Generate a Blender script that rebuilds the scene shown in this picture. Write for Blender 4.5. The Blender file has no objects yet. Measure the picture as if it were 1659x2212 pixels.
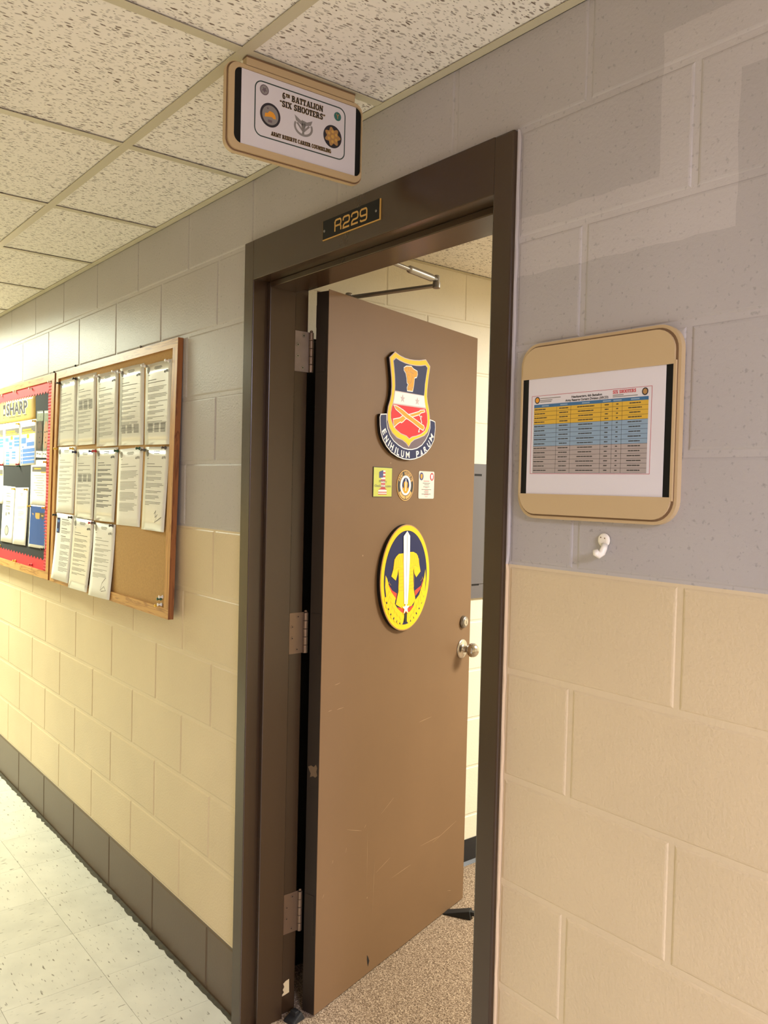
import bpy, bmesh, math, random
from mathutils import Matrix, Vector
random.seed(7)
S = bpy.context.scene
C = S.collection
PI = math.pi

# ------------------------------------------------------------------ camera
def make_camera():
    cx, cy, cz = 2.1163, -1.1745, 1.5640
    yaw, pit, rol, f = 0.8923, -0.0306, 0.0234, 1792.3
    fw = Vector((-math.sin(yaw) * math.cos(pit), math.cos(yaw) * math.cos(pit), math.sin(pit)))
    rt = Vector((math.cos(yaw), math.sin(yaw), 0))
    up = rt.cross(fw)
    r2 = rt * math.cos(rol) + up * math.sin(rol)
    u2 = up * math.cos(rol) - rt * math.sin(rol)
    cd = bpy.data.cameras.new('camera')
    cd.sensor_fit = 'HORIZONTAL'
    cd.sensor_width = 36.0
    cd.lens = f / 1659.0 * 36.0
    cd.clip_start = 0.02
    co = bpy.data.objects.new('camera', cd)
    C.objects.link(co)
    m = Matrix.Identity(4)
    for i in range(3):
        m[i][0], m[i][1], m[i][2], m[i][3] = r2[i], u2[i], -fw[i], (cx, cy, cz)[i]
    co.matrix_world = m
    S.camera = co
make_camera()

# ------------------------------------------------------------------ world, exposure, lamp strengths
w = bpy.data.worlds.new('world')
S.world = w
w.use_nodes = True
w.node_tree.nodes['Background'].inputs[0].default_value = (0.9, 0.85, 0.75, 1)
w.node_tree.nodes['Background'].inputs[1].default_value = 0.02
S.view_settings.view_transform = 'Standard'
S.view_settings.look = 'None'
S.view_settings.exposure = 0.0
S.view_settings.gamma = 1.0
S.view_settings.use_curve_mapping = False
# (x0, x1, y0, y1, colour, watts, spread in degrees) of the lensed ceiling fixtures
LAMP_LEFT = (-3.630, -2.411, -0.972, -0.362, (0.92, 1.0, 0.80), 92.0, 170)
LAMP_FAR = (-7.288, -6.069, -0.972, -0.362, (0.92, 1.0, 0.80), 110.0, 160)
LAMP_NEAR = (3.685, 4.904, -1.581, -0.972, (0.95, 0.97, 1.30), 165.0, 176)
LAMP_ROOM = (0.91, 1.52, 1.92, 3.14, (1.0, 0.99, 0.92), 165.0, 176)

# ------------------------------------------------------------------ helpers
def lin(c):
    return tuple(((v / 255) / 12.92 if v / 255 <= 0.04045 else ((v / 255 + 0.055) / 1.055) ** 2.4) for v in c)

class MB:
    """collects polygons; build() links them as one mesh object"""
    def __init__(self):
        self.v = []; self.f = []
    def add(self, vs, fs):
        n = len(self.v)
        self.v += [tuple(p) for p in vs]
        self.f += [tuple(i + n for i in q) for q in fs]
        return self
    def box(self, x0, x1, y0, y1, z0, z1):
        return self.add([(x0, y0, z0), (x1, y0, z0), (x1, y1, z0), (x0, y1, z0), (x0, y0, z1), (x1, y0, z1), (x1, y1, z1), (x0, y1, z1)],
                        [(0, 3, 2, 1), (4, 5, 6, 7), (0, 1, 5, 4), (1, 2, 6, 5), (2, 3, 7, 6), (3, 0, 4, 7)])
    def prism(self, poly, d0, d1):
        """poly in local x,z; from depth d0 out to d1 (towards -y)"""
        a = sum(poly[i][0] * poly[(i + 1) % len(poly)][1] - poly[(i + 1) % len(poly)][0] * poly[i][1] for i in range(len(poly)))
        if a < 0: poly = poly[::-1]
        n = len(poly)
        vs = [(x, -d1, z) for x, z in poly] + [(x, -d0, z) for x, z in poly]
        fs = [tuple(range(n))] + [tuple(range(2 * n - 1, n - 1, -1))]
        fs += [(i, i + n, (i + 1) % n + n, (i + 1) % n) for i in range(n)]
        return self.add(vs, fs)
    def tube(self, pts, r, seg=10, caps=True):
        pts = [Vector(p) for p in pts]
        rr = r if isinstance(r, (list, tuple)) else [r] * len(pts)
        n0 = len(self.v); ref = None
        for i, p in enumerate(pts):
            t = (pts[min(i + 1, len(pts) - 1)] - pts[max(i - 1, 0)]).normalized()
            if ref is None:
                ref = t.orthogonal().normalized()
            ref = (ref - t * ref.dot(t)).normalized()
            b = t.cross(ref)
            for k in range(seg):
                a = 2 * PI * k / seg
                self.v.append(tuple(p + (ref * math.cos(a) + b * math.sin(a)) * rr[i]))
        for i in range(len(pts) - 1):
            for k in range(seg):
                self.f.append((n0 + i * seg + k, n0 + i * seg + (k + 1) % seg, n0 + (i + 1) * seg + (k + 1) % seg, n0 + (i + 1) * seg + k))
        if caps:
            self.f.append(tuple(n0 + k for k in range(seg - 1, -1, -1)))
            self.f.append(tuple(n0 + (len(pts) - 1) * seg + k for k in range(seg)))
        return self
    def lathe(self, prof, o, axis, seg=24):
        """prof: (radius, along) from o along axis"""
        o = Vector(o); axis = Vector(axis).normalized()
        a = axis.orthogonal().normalized(); b = axis.cross(a)
        n0 = len(self.v)
        for r, h in prof:
            for k in range(seg):
                t = 2 * PI * k / seg
                self.v.append(tuple(o + axis * h + (a * math.cos(t) + b * math.sin(t)) * r))
        for i in range(len(prof) - 1):
            for k in range(seg):
                self.f.append((n0 + i * seg + k, n0 + i * seg + (k + 1) % seg, n0 + (i + 1) * seg + (k + 1) % seg, n0 + (i + 1) * seg + k))
        self.f.append(tuple(n0 + k for k in range(seg - 1, -1, -1)))
        self.f.append(tuple(n0 + (len(prof) - 1) * seg + k for k in range(seg)))
        return self
    def mesh(self, name, mat=None, smooth=False):
        me = bpy.data.meshes.new(name)
        me.from_pydata(self.v, [], self.f)
        if mat: me.materials.append(mat)
        if smooth:
            me.polygons.foreach_set('use_smooth', [True] * len(me.polygons))
        me.update()
        return me
    def build(self, name, mat, parent=None, smooth=False, bevel=0, seg=2):
        o = bpy.data.objects.new(name, self.mesh(name, mat, smooth))
        C.objects.link(o)
        if parent: o.parent = parent
        if bevel:
            m = o.modifiers.new('bevel', 'BEVEL'); m.width = bevel; m.segments = seg; m.limit_method = 'ANGLE'
        if smooth:
            m = o.modifiers.new('wn', 'WEIGHTED_NORMAL') if not bevel else None
        return o

def link_copy(name, me, loc, parent, rot=(0, 0, 0)):
    o = bpy.data.objects.new(name, me)
    C.objects.link(o)
    o.location = loc; o.rotation_euler = rot; o.parent = parent
    return o

def tag(o, label=None, cat=None, group=None, kind=None):
    if label: o['label'] = label
    if cat: o['category'] = cat
    if group: o['group'] = group
    if kind: o['kind'] = kind
    return o

def thing(name, loc, rot=(0, 0, 0), label=None, cat=None, group=None, kind=None):
    o = bpy.data.objects.new(name, None)
    o.empty_display_size = 0.05
    C.objects.link(o)
    o.location = loc; o.rotation_euler = rot
    return tag(o, label, cat, group, kind)

# 2-D outlines ------------------------------------------------------
def ell(cx, cz, a, b=None, n=40, a0=0.0, a1=2 * PI):
    b = a if b is None else b
    full = abs(a1 - a0 - 2 * PI) < 1e-6
    m = n if full else n + 1
    return [(cx + a * math.cos(a0 + (a1 - a0) * i / n), cz + b * math.sin(a0 + (a1 - a0) * i / n)) for i in range(m)]
def rrect(x0, x1, z0, z1, r, n=8):
    p = []
    for cx, cz, a in ((x1 - r, z0 + r, -PI / 2), (x1 - r, z1 - r, 0), (x0 + r, z1 - r, PI / 2), (x0 + r, z0 + r, PI)):
        p += [(cx + r * math.cos(a + PI / 2 * i / n), cz + r * math.sin(a + PI / 2 * i / n)) for i in range(n + 1)]
    return p
def rect(x0, x1, z0, z1):
    return [(x0, z0), (x1, z0), (x1, z1), (x0, z1)]
def star(cx, cz, r, r2=None, n=5, rot=PI / 2, sx=1.0):
    r2 = r * 0.4 if r2 is None else r2
    return [(cx + sx * (r if i % 2 == 0 else r2) * math.cos(rot + PI * i / n), cz + (r if i % 2 == 0 else r2) * math.sin(rot + PI * i / n)) for i in range(2 * n)]
def ribbon(pts, wd):
    L = []; R = []
    n = len(pts)
    for i, (x, z) in enumerate(pts):
        def d(a, b):
            dx, dz = b[0] - a[0], b[1] - a[1]; l = math.hypot(dx, dz) or 1e-9
            return dx / l, dz / l
        t0 = d(pts[i - 1], pts[i]) if i else d(pts[0], pts[1])
        t1 = d(pts[i], pts[i + 1]) if i < n - 1 else t0
        n0 = (-t0[1], t0[0]); n1 = (-t1[1], t1[0])
        mx, mz = n0[0] + n1[0], n0[1] + n1[1]
        l = math.hypot(mx, mz) or 1e-9
        mx /= l; mz /= l
        k = min(1.8, 1 / max(0.3, mx * n0[0] + mz * n0[1])) * (wd[i] if isinstance(wd, (list, tuple)) else wd) / 2
        L.append((x + mx * k, z + mz * k)); R.append((x - mx * k, z - mz * k))
    return L + R[::-1]
def ring_mesh(mb, outer, inner, d0, d1):
    n = len(outer)
    vs = [(x, -d1, z) for x, z in outer] + [(x, -d1, z) for x, z in inner] + [(x, -d0, z) for x, z in outer] + [(x, -d0, z) for x, z in inner]
    fs = []
    for i in range(n):
        j = (i + 1) % n
        fs += [(i, j, n + j, n + i), (2 * n + i, 3 * n + i, 3 * n + j, 2 * n + j), (i, 2 * n + i, 2 * n + j, j), (n + i, n + j, 3 * n + j, 3 * n + i)]
    return mb.add(vs, fs)
def inset(poly, d):
    """move an outline inwards by d (negative = outwards)"""
    a = sum(poly[i][0] * poly[(i + 1) % len(poly)][1] - poly[(i + 1) % len(poly)][0] * poly[i][1] for i in range(len(poly)))
    s = 1 if a > 0 else -1
    out = []
    n = len(poly)
    for i in range(n):
        p0, p1, p2 = poly[i - 1], poly[i], poly[(i + 1) % n]
        def nr(a, b):
            dx, dz = b[0] - a[0], b[1] - a[1]; l = math.hypot(dx, dz) or 1e-9
            return -dz / l * s, dx / l * s
        n0, n1 = nr(p0, p1), nr(p1, p2)
        mx, mz = n0[0] + n1[0], n0[1] + n1[1]
        l = math.hypot(mx, mz) or 1e-9
        mx /= l; mz /= l
        k = d / max(0.45, mx * n0[0] + mz * n0[1])
        out.append((p1[0] + mx * k, p1[1] + mz * k))
    return out
def art(parent, name, polys, mat, d0, d1):
    mb = MB()
    if polys and isinstance(polys[0][0], (int, float)): polys = [polys]
    for p in polys: mb.prism(p, d0, d1)
    return mb.build(name, mat, parent)

# lettering -----------------------------------------------------------
def text_polys_mesh(body, size, bold=0.0):
    cu = bpy.data.curves.new('lettering', 'FONT')
    cu.body = body; cu.size = size; cu.offset = bold; cu.resolution_u = 3
    cu.align_x = 'CENTER'; cu.align_y = 'CENTER'
    ob = bpy.data.objects.new('lettering', cu)
    C.objects.link(ob)
    dg = bpy.context.evaluated_depsgraph_get()
    me = bpy.data.meshes.new_from_object(ob.evaluated_get(dg))
    bpy.data.objects.remove(ob)
    vs = [tuple(v.co) for v in me.vertices]; fs = [tuple(p.vertices) for p in me.polygons]
    bpy.data.meshes.remove(me); bpy.data.curves.remove(cu)
    return vs, fs
def add_text(mb, body, cx, cz, h, d, width=None, bold=0.0, rot=0.0):
    """flat lettering, cap height h, centred on (cx, cz), squeezed to width"""
    vs, fs = text_polys_mesh(body, h * 1.38, bold)
    if not vs: return mb
    x0 = min(v[0] for v in vs); x1 = max(v[0] for v in vs); y0 = min(v[1] for v in vs); y1 = max(v[1] for v in vs)
    mx, my = (x0 + x1) / 2, (y0 + y1) / 2
    k = width / (x1 - x0) if width else 1.0
    c, s = math.cos(rot), math.sin(rot)
    out = []
    for x, y, _ in vs:
        x = (x - mx) * k; y = y - my
        out.append((cx + x * c - y * s, -d, cz + x * s + y * c))
    return mb.add(out, fs)

def _arc(cx, cz, a, b, t0, t1, n=8):
    return [(cx + a * math.cos(math.radians(t0 + (t1 - t0) * i / n)), cz + b * math.sin(math.radians(t0 + (t1 - t0) * i / n))) for i in range(n + 1)]
def slab_glyph(ch):
    """heavy slab-serif stencil capitals, height 1; returns (width, polygons)"""
    a, s = 0.26, 0.13
    def stem(x, w_=a): return rect(x, x + w_, 0, 1)
    def serifs(x, w_=a): return [rect(x - 0.08, x + w_ + 0.08, 0, s), rect(x - 0.08, x + w_ + 0.08, 1 - s, 1)]
    if ch == 'I': return 0.42, [stem(0.08)] + serifs(0.08)
    if ch == 'T': return 0.74, [stem(0.24), rect(0, 0.74, 1 - s, 1), rect(0, 0.11, 0.66, 1), rect(0.63, 0.74, 0.66, 1), rect(0.14, 0.60, 0, s)]
    if ch == 'H': return 0.92, [stem(0.08), stem(0.58)] + serifs(0.08) + serifs(0.58) + [rect(0.3, 0.62, 0.43, 0.57)]
    if ch == 'N': return 0.94, [stem(0.08, 0.17), stem(0.69, 0.17), ribbon([(0.14, 1), (0.80, 0)], 0.25), rect(0, 0.3, 0, s), rect(0.60, 0.94, 1 - s, 1)]
    if ch == 'L': return 0.72, [stem(0.08)] + serifs(0.08) + [rect(0.08, 0.70, 0, s), rect(0.60, 0.72, 0, 0.36)]
    if ch == 'E': return 0.74, [stem(0.08)] + serifs(0.08) + [rect(0.08, 0.72, 0, s), rect(0.08, 0.72, 1 - s, 1), rect(0.61, 0.72, 0, 0.34), rect(0.61, 0.72, 0.66, 1), rect(0.3, 0.54, 0.44, 0.57)]
    if ch == 'A': return 0.96, [ribbon([(0.16, 0), (0.46, 1)], 0.14), ribbon([(0.52, 1), (0.80, 0)], 0.27), rect(0, 0.36, 0, s), rect(0.56, 0.98, 0, s), rect(0.26, 0.66, 0.26, 0.38)]
    if ch == 'B': return 0.82, [stem(0.08)] + serifs(0.08) + [ribbon([(0.36, 0.94)] + _arc(0.46, 0.76, 0.2, 0.18, 80, -80) + [(0.36, 0.56)], 0.17), ribbon([(0.36, 0.5)] + _arc(0.48, 0.28, 0.23, 0.22, 80, -80) + [(0.36, 0.06)], 0.18)]
    if ch == 'R': return 0.90, [stem(0.08)] + serifs(0.08) + [ribbon([(0.36, 0.94)] + _arc(0.46, 0.73, 0.21, 0.21, 80, -80) + [(0.36, 0.5)], 0.18), ribbon([(0.50, 0.52), (0.72, 0.04)], 0.24), rect(0.62, 0.92, 0, s)]
    if ch == 'O': return 0.86, [ribbon(_arc(0.40, 0.5, 0.30, 0.45, 96, 264, 12), 0.22), ribbon(_arc(0.46, 0.5, 0.30, 0.45, 84, -84, 12), 0.22)]
    if ch == 'C': return 0.82, [ribbon(_arc(0.40, 0.5, 0.30, 0.45, 96, 264, 12), 0.22), ribbon(_arc(0.46, 0.5, 0.28, 0.44, 84, 30, 6), 0.17), ribbon(_arc(0.46, 0.5, 0.28, 0.44, -30, -84, 6), 0.14)]
    if ch == 'G': return 0.90, [ribbon(_arc(0.40, 0.5, 0.30, 0.45, 96, 264, 12), 0.22), ribbon(_arc(0.46, 0.5, 0.28, 0.44, 84, 30, 6), 0.17), rect(0.54, 0.80, 0.02, 0.46), rect(0.46, 0.88, 0.38, 0.49)]
    if ch == 'S': return 0.72, [ribbon(_arc(0.36, 0.73, 0.24, 0.19, 25, 240, 9) + _arc(0.36, 0.27, 0.25, 0.20, 75, -155, 9), 0.21), rect(0.56, 0.66, 0.66, 1), rect(0.05, 0.15, 0, 0.34)]
    if ch == 'X': return 0.96, [ribbon([(0.18, 1), (0.78, 0)], 0.26), ribbon([(0.78, 1), (0.16, 0)], 0.13), rect(0, 0.38, 0, s), rect(0.56, 0.96, 0, s), rect(0, 0.40, 1 - s, 1), rect(0.58, 0.94, 1 - s, 1)]
    if ch == 'M': return 1.12, [stem(0.10, 0.16), stem(0.78, 0.25), ribbon([(0.16, 1), (0.54, 0.1)], 0.24), ribbon([(0.88, 1), (0.54, 0.1)], 0.12), rect(0, 0.34, 0, s), rect(0.70, 1.12, 0, s), rect(0, 0.28, 1 - s, 1), rect(0.82, 1.12, 1 - s, 1)]
    if ch == 'Y': return 0.92, [rect(0.34, 0.60, 0, 0.5), ribbon([(0.18, 1), (0.46, 0.42)], 0.26), ribbon([(0.76, 1), (0.50, 0.42)], 0.13), rect(0.24, 0.70, 0, s), rect(0, 0.38, 1 - s, 1), rect(0.58, 0.92, 1 - s, 1)]
    if ch == 'V': return 0.92, [ribbon([(0.18, 1), (0.46, 0)], 0.26), ribbon([(0.76, 1), (0.48, 0)], 0.13), rect(0, 0.40, 1 - s, 1), rect(0.58, 0.92, 1 - s, 1)]
    if ch == 'U': return 0.90, [rect(0.08, 0.34, 0.3, 1), rect(0.66, 0.80, 0.3, 1), ribbon(_arc(0.46, 0.32, 0.27, 0.26, 180, 360, 10), 0.17), rect(0, 0.42, 1 - s, 1), rect(0.56, 0.90, 1 - s, 1)]
    if ch == '6': return 0.70, [ribbon(_arc(0.38, 0.5, 0.27, 0.44, 60, 250, 10), 0.22), ribbon(_arc(0.36, 0.31, 0.21, 0.23, 120, -120, 10), 0.17)]
    if ch == '\u201c': return 0.46, [ell(0.12, 0.80, 0.10, 0.10, 10), ell(0.34, 0.80, 0.10, 0.10, 10), [(0.03, 0.80), (0.16, 1.0), (0.18, 0.92), (0.12, 0.80)], [(0.25, 0.80), (0.38, 1.0), (0.40, 0.92), (0.34, 0.80)]]
    if ch == '\u201d': return 0.46, [ell(0.12, 0.88, 0.10, 0.10, 10), ell(0.34, 0.88, 0.10, 0.10, 10), [(0.21, 0.88), (0.08, 0.66), (0.06, 0.72), (0.12, 0.88)], [(0.43, 0.88), (0.30, 0.66), (0.28, 0.72), (0.34, 0.88)]]
    return 0.38, []
def slab_text(body, x0, x1, z0, h, grow=0.0, sup=''):
    """line of slab lettering fitted between x0 and x1; sup = letters set as a raised superscript"""
    adv = 0; items = []
    for i, ch in enumerate(body):
        small = sup and 1 <= i <= len(sup)
        k, dz = (0.55, 0.42) if small else (1.0, 0.0)
        wd, ps = slab_glyph(ch)
        items.append((adv, k, dz, ps))
        adv += (wd + 0.07) * k
    kx = (x1 - x0) / adv
    out = []
    for ad, k, dz, ps in items:
        for p in ps:
            q = [(x0 + (ad + x * k) * kx, z0 + (dz + z * k) * h) for x, z in p]
            out.append(inset(q, -grow) if grow else q)
    return out
# ------------------------------------------------------------------ materials
def _new(name):
    m = bpy.data.materials.new(name); m.use_nodes = True
    nt = m.node_tree
    return m, nt, nt.nodes['Principled BSDF']
def mat(name, col, rough=0.5, metal=0.0, coat=0.0, spec=0.5, var=0.0, vscale=6.0, bump=0.0, bscale=200.0, linear=False):
    m, nt, b = _new(name)
    c = col if linear else lin(col)
    b.inputs['Base Color'].default_value = (*c, 1)
    b.inputs['Roughness'].default_value = rough
    b.inputs['Metallic'].default_value = metal
    b.inputs['Coat Weight'].default_value = coat
    b.inputs['Coat Roughness'].default_value = 0.12
    b.inputs['Specular IOR Level'].default_value = spec
    if var or bump:
        geo = nt.nodes.new('ShaderNodeNewGeometry')
    if var:
        n = nt.nodes.new('ShaderNodeTexNoise'); n.inputs['Scale'].default_value = vscale; n.inputs['Detail'].default_value = 4
        nt.links.new(geo.outputs['Position'], n.inputs['Vector'])
        r = nt.nodes.new('ShaderNodeMapRange'); r.inputs['From Min'].default_value = 0.3; r.inputs['From Max'].default_value = 0.7
        r.inputs['To Min'].default_value = 1 - var; r.inputs['To Max'].default_value = 1 + var
        nt.links.new(n.outputs['Fac'], r.inputs['Value'])
        mx = nt.nodes.new('ShaderNodeVectorMath'); mx.operation = 'SCALE'
        mx.inputs[0].default_value = c
        nt.links.new(r.outputs['Result'], mx.inputs['Scale'])
        nt.links.new(mx.outputs['Vector'], b.inputs['Base Color'])
    if bump:
        n = nt.nodes.new('ShaderNodeTexNoise'); n.inputs['Scale'].default_value = bscale; n.inputs['Detail'].default_value = 3
        nt.links.new(geo.outputs['Position'], n.inputs['Vector'])
        bp = nt.nodes.new('ShaderNodeBump'); bp.inputs['Strength'].default_value = bump; bp.inputs['Distance'].default_value = 0.002
        nt.links.new(n.outputs['Fac'], bp.inputs['Height'])
        nt.links.new(bp.outputs['Normal'], b.inputs['Normal'])
    return m
def emit(name, col, strength):
    m, nt, b = _new(name)
    b.inputs['Base Color'].default_value = (0.8, 0.8, 0.8, 1)
    b.inputs['Emission Color'].default_value = (*col, 1)
    b.inputs['Emission Strength'].default_value = strength
    return m
def block_paint(name, col, rough=0.42, patch=None, pit_dark=0.78, bump=0.30):
    """satin paint over concrete block: fine pits and grain, faint blotches"""
    m, nt, b = _new(name)
    N, L = nt.nodes, nt.links
    geo = N.new('ShaderNodeNewGeometry')
    c = lin(col)
    n = N.new('ShaderNodeTexNoise'); n.inputs['Scale'].default_value = 3.0; n.inputs['Detail'].default_value = 5
    L.new(geo.outputs['Position'], n.inputs['Vector'])
    r = N.new('ShaderNodeMapRange'); r.inputs['From Min'].default_value = 0.3; r.inputs['From Max'].default_value = 0.7
    r.inputs['To Min'].default_value = 0.95; r.inputs['To Max'].default_value = 1.05
    L.new(n.outputs['Fac'], r.inputs['Value'])
    pit = N.new('ShaderNodeTexNoise'); pit.inputs['Scale'].default_value = 120; pit.inputs['Detail'].default_value = 2
    L.new(geo.outputs['Position'], pit.inputs['Vector'])
    pr = N.new('ShaderNodeMapRange'); pr.inputs['From Min'].default_value = 0.28; pr.inputs['From Max'].default_value = 0.38
    pr.inputs['To Min'].default_value = pit_dark; pr.inputs['To Max'].default_value = 1.0
    L.new(pit.outputs['Fac'], pr.inputs['Value'])
    mu = N.new('ShaderNodeMath'); mu.operation = 'MULTIPLY'
    L.new(r.outputs['Result'], mu.inputs[0]); L.new(pr.outputs['Result'], mu.inputs[1])
    sc = N.new('ShaderNodeVectorMath'); sc.operation = 'SCALE'; sc.inputs[0].default_value = c
    L.new(mu.outputs[0], sc.inputs['Scale'])
    col_out = sc.outputs['Vector']
    if patch:
        # a fresh coat of lighter paint that was brushed on in a wide crooked band
        sep = N.new('ShaderNodeSeparateXYZ'); L.new(geo.outputs['Position'], sep.inputs[0])
        wob = N.new('ShaderNodeTexNoise'); wob.inputs['Scale'].default_value = 14
        L.new(geo.outputs['Position'], wob.inputs['Vector'])
        def rng(sock, lo, hi):
            o = []
            for v, op in ((lo, 'GREATER_THAN'), (hi, 'LESS_THAN')):
                a = N.new('ShaderNodeMath'); a.operation = 'MULTIPLY_ADD'
                L.new(wob.outputs['Fac'], a.inputs[0]); a.inputs[1].default_value = 0.012; L.new(sock, a.inputs[2])
                g = N.new('ShaderNodeMath'); g.operation = op
                L.new(a.outputs[0], g.inputs[0]); g.inputs[1].default_value = v + 0.006
                o.append(g.outputs[0])
            a = N.new('ShaderNodeMath'); a.operation = 'MULTIPLY'
            L.new(o[0], a.inputs[0]); L.new(o[1], a.inputs[1])
            return a.outputs[0]
        tot = None
        for x0, x1, z0, z1 in patch:
            a = N.new('ShaderNodeMath'); a.operation = 'MULTIPLY'
            L.new(rng(sep.outputs['X'], x0, x1), a.inputs[0]); L.new(rng(sep.outputs['Z'], z0, z1), a.inputs[1])
            if tot is None: tot = a.outputs[0]
            else:
                mxx = N.new('ShaderNodeMath'); mxx.operation = 'MAXIMUM'
                L.new(tot, mxx.inputs[0]); L.new(a.outputs[0], mxx.inputs[1]); tot = mxx.outputs[0]
        mix = N.new('ShaderNodeMix'); mix.data_type = 'RGBA'
        L.new(tot, mix.inputs['Factor']); L.new(col_out, mix.inputs['A'])
        s2 = N.new('ShaderNodeVectorMath'); s2.operation = 'SCALE'; s2.inputs['Scale'].default_value = 1.17
        L.new(col_out, s2.inputs[0]); L.new(s2.outputs['Vector'], mix.inputs['B'])
        col_out = mix.outputs['Result']
    L.new(col_out, b.inputs['Base Color'])
    b.inputs['Roughness'].default_value = rough
    n2 = N.new('ShaderNodeTexNoise'); n2.inputs['Scale'].default_value = 160; n2.inputs['Detail'].default_value = 3
    L.new(geo.outputs['Position'], n2.inputs['Vector'])
    ad = N.new('ShaderNodeMath'); ad.operation = 'ADD'
    L.new(n2.outputs['Fac'], ad.inputs[0]); L.new(pr.outputs['Result'], ad.inputs[1])
    bp = N.new('ShaderNodeBump'); bp.inputs['Strength'].default_value = bump; bp.inputs['Distance'].default_value = 0.0022
    L.new(ad.outputs[0], bp.inputs['Height']); L.new(bp.outputs['Normal'], b.inputs['Normal'])
    return m
def fissured_tile(name, col, hole):
    """mineral-fibre ceiling tile: short ragged fissures running along y, and pinholes"""
    m, nt, b = _new(name)
    N, L = nt.nodes, nt.links
    geo = N.new('ShaderNodeNewGeometry')
    wn = N.new('ShaderNodeTexNoise'); wn.inputs['Scale'].default_value = 45; wn.inputs['Detail'].default_value = 2
    L.new(geo.outputs['Position'], wn.inputs['Vector'])
    off = N.new('ShaderNodeVectorMath'); off.operation = 'MULTIPLY_ADD'
    L.new(wn.outputs['Color'], off.inputs[0]); off.inputs[1].default_value = (0.012, 0.008, 0); L.new(geo.outputs['Position'], off.inputs[2])
    masks = []
    for sx, sy, thr, dens in ((112, 40, 0.27, 0.42), (240, 100, 0.28, 0.60)):
        sc = N.new('ShaderNodeVectorMath'); sc.operation = 'MULTIPLY'; sc.inputs[1].default_value = (sx, sy, 0.01)
        L.new(off.outputs['Vector'], sc.inputs[0])
        v = N.new('ShaderNodeTexVoronoi'); v.inputs['Scale'].default_value = 1.0
        v.voronoi_dimensions = '2D'
        L.new(sc.outputs['Vector'], v.inputs['Vector'])
        a = N.new('ShaderNodeMapRange'); a.inputs['From Min'].default_value = thr - 0.07; a.inputs['From Max'].default_value = thr
        a.inputs['To Min'].default_value = 1; a.inputs['To Max'].default_value = 0
        L.new(v.outputs['Distance'], a.inputs['Value'])
        sp = N.new('ShaderNodeSeparateColor'); L.new(v.outputs['Color'], sp.inputs[0])
        g = N.new('ShaderNodeMath'); g.operation = 'GREATER_THAN'; g.inputs[1].default_value = dens
        L.new(sp.outputs['Red'], g.inputs[0])
        mu = N.new('ShaderNodeMath'); mu.operation = 'MULTIPLY'
        L.new(a.outputs['Result'], mu.inputs[0]); L.new(g.outputs[0], mu.inputs[1])
        m2 = N.new('ShaderNodeMath'); m2.operation = 'MULTIPLY'
        L.new(mu.outputs[0], m2.inputs[0]); L.new(sp.outputs['Green'], m2.inputs[1])
        masks.append(m2.outputs[0])
    mx = N.new('ShaderNodeMath'); mx.operation = 'MAXIMUM'
    L.new(masks[0], mx.inputs[0]); L.new(masks[1], mx.inputs[1])
    mix = N.new('ShaderNodeMix'); mix.data_type = 'RGBA'
    mix.inputs['A'].default_value = (*lin(col), 1); mix.inputs['B'].default_value = (*lin(hole), 1)
    L.new(mx.outputs[0], mix.inputs['Factor'])
    L.new(mix.outputs['Result'], b.inputs['Base Color'])
    b.inputs['Roughness'].default_value = 0.95
    b.inputs['Specular IOR Level'].default_value = 0.1
    inv = N.new('ShaderNodeMath'); inv.operation = 'SUBTRACT'; inv.inputs[0].default_value = 1
    L.new(mx.outputs[0], inv.inputs[1])
    bp = N.new('ShaderNodeBump'); bp.inputs['Strength'].default_value = 0.6; bp.inputs['Distance'].default_value = 0.003
    L.new(inv.outputs[0], bp.inputs['Height']); L.new(bp.outputs['Normal'], b.inputs['Normal'])
    return m
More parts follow.
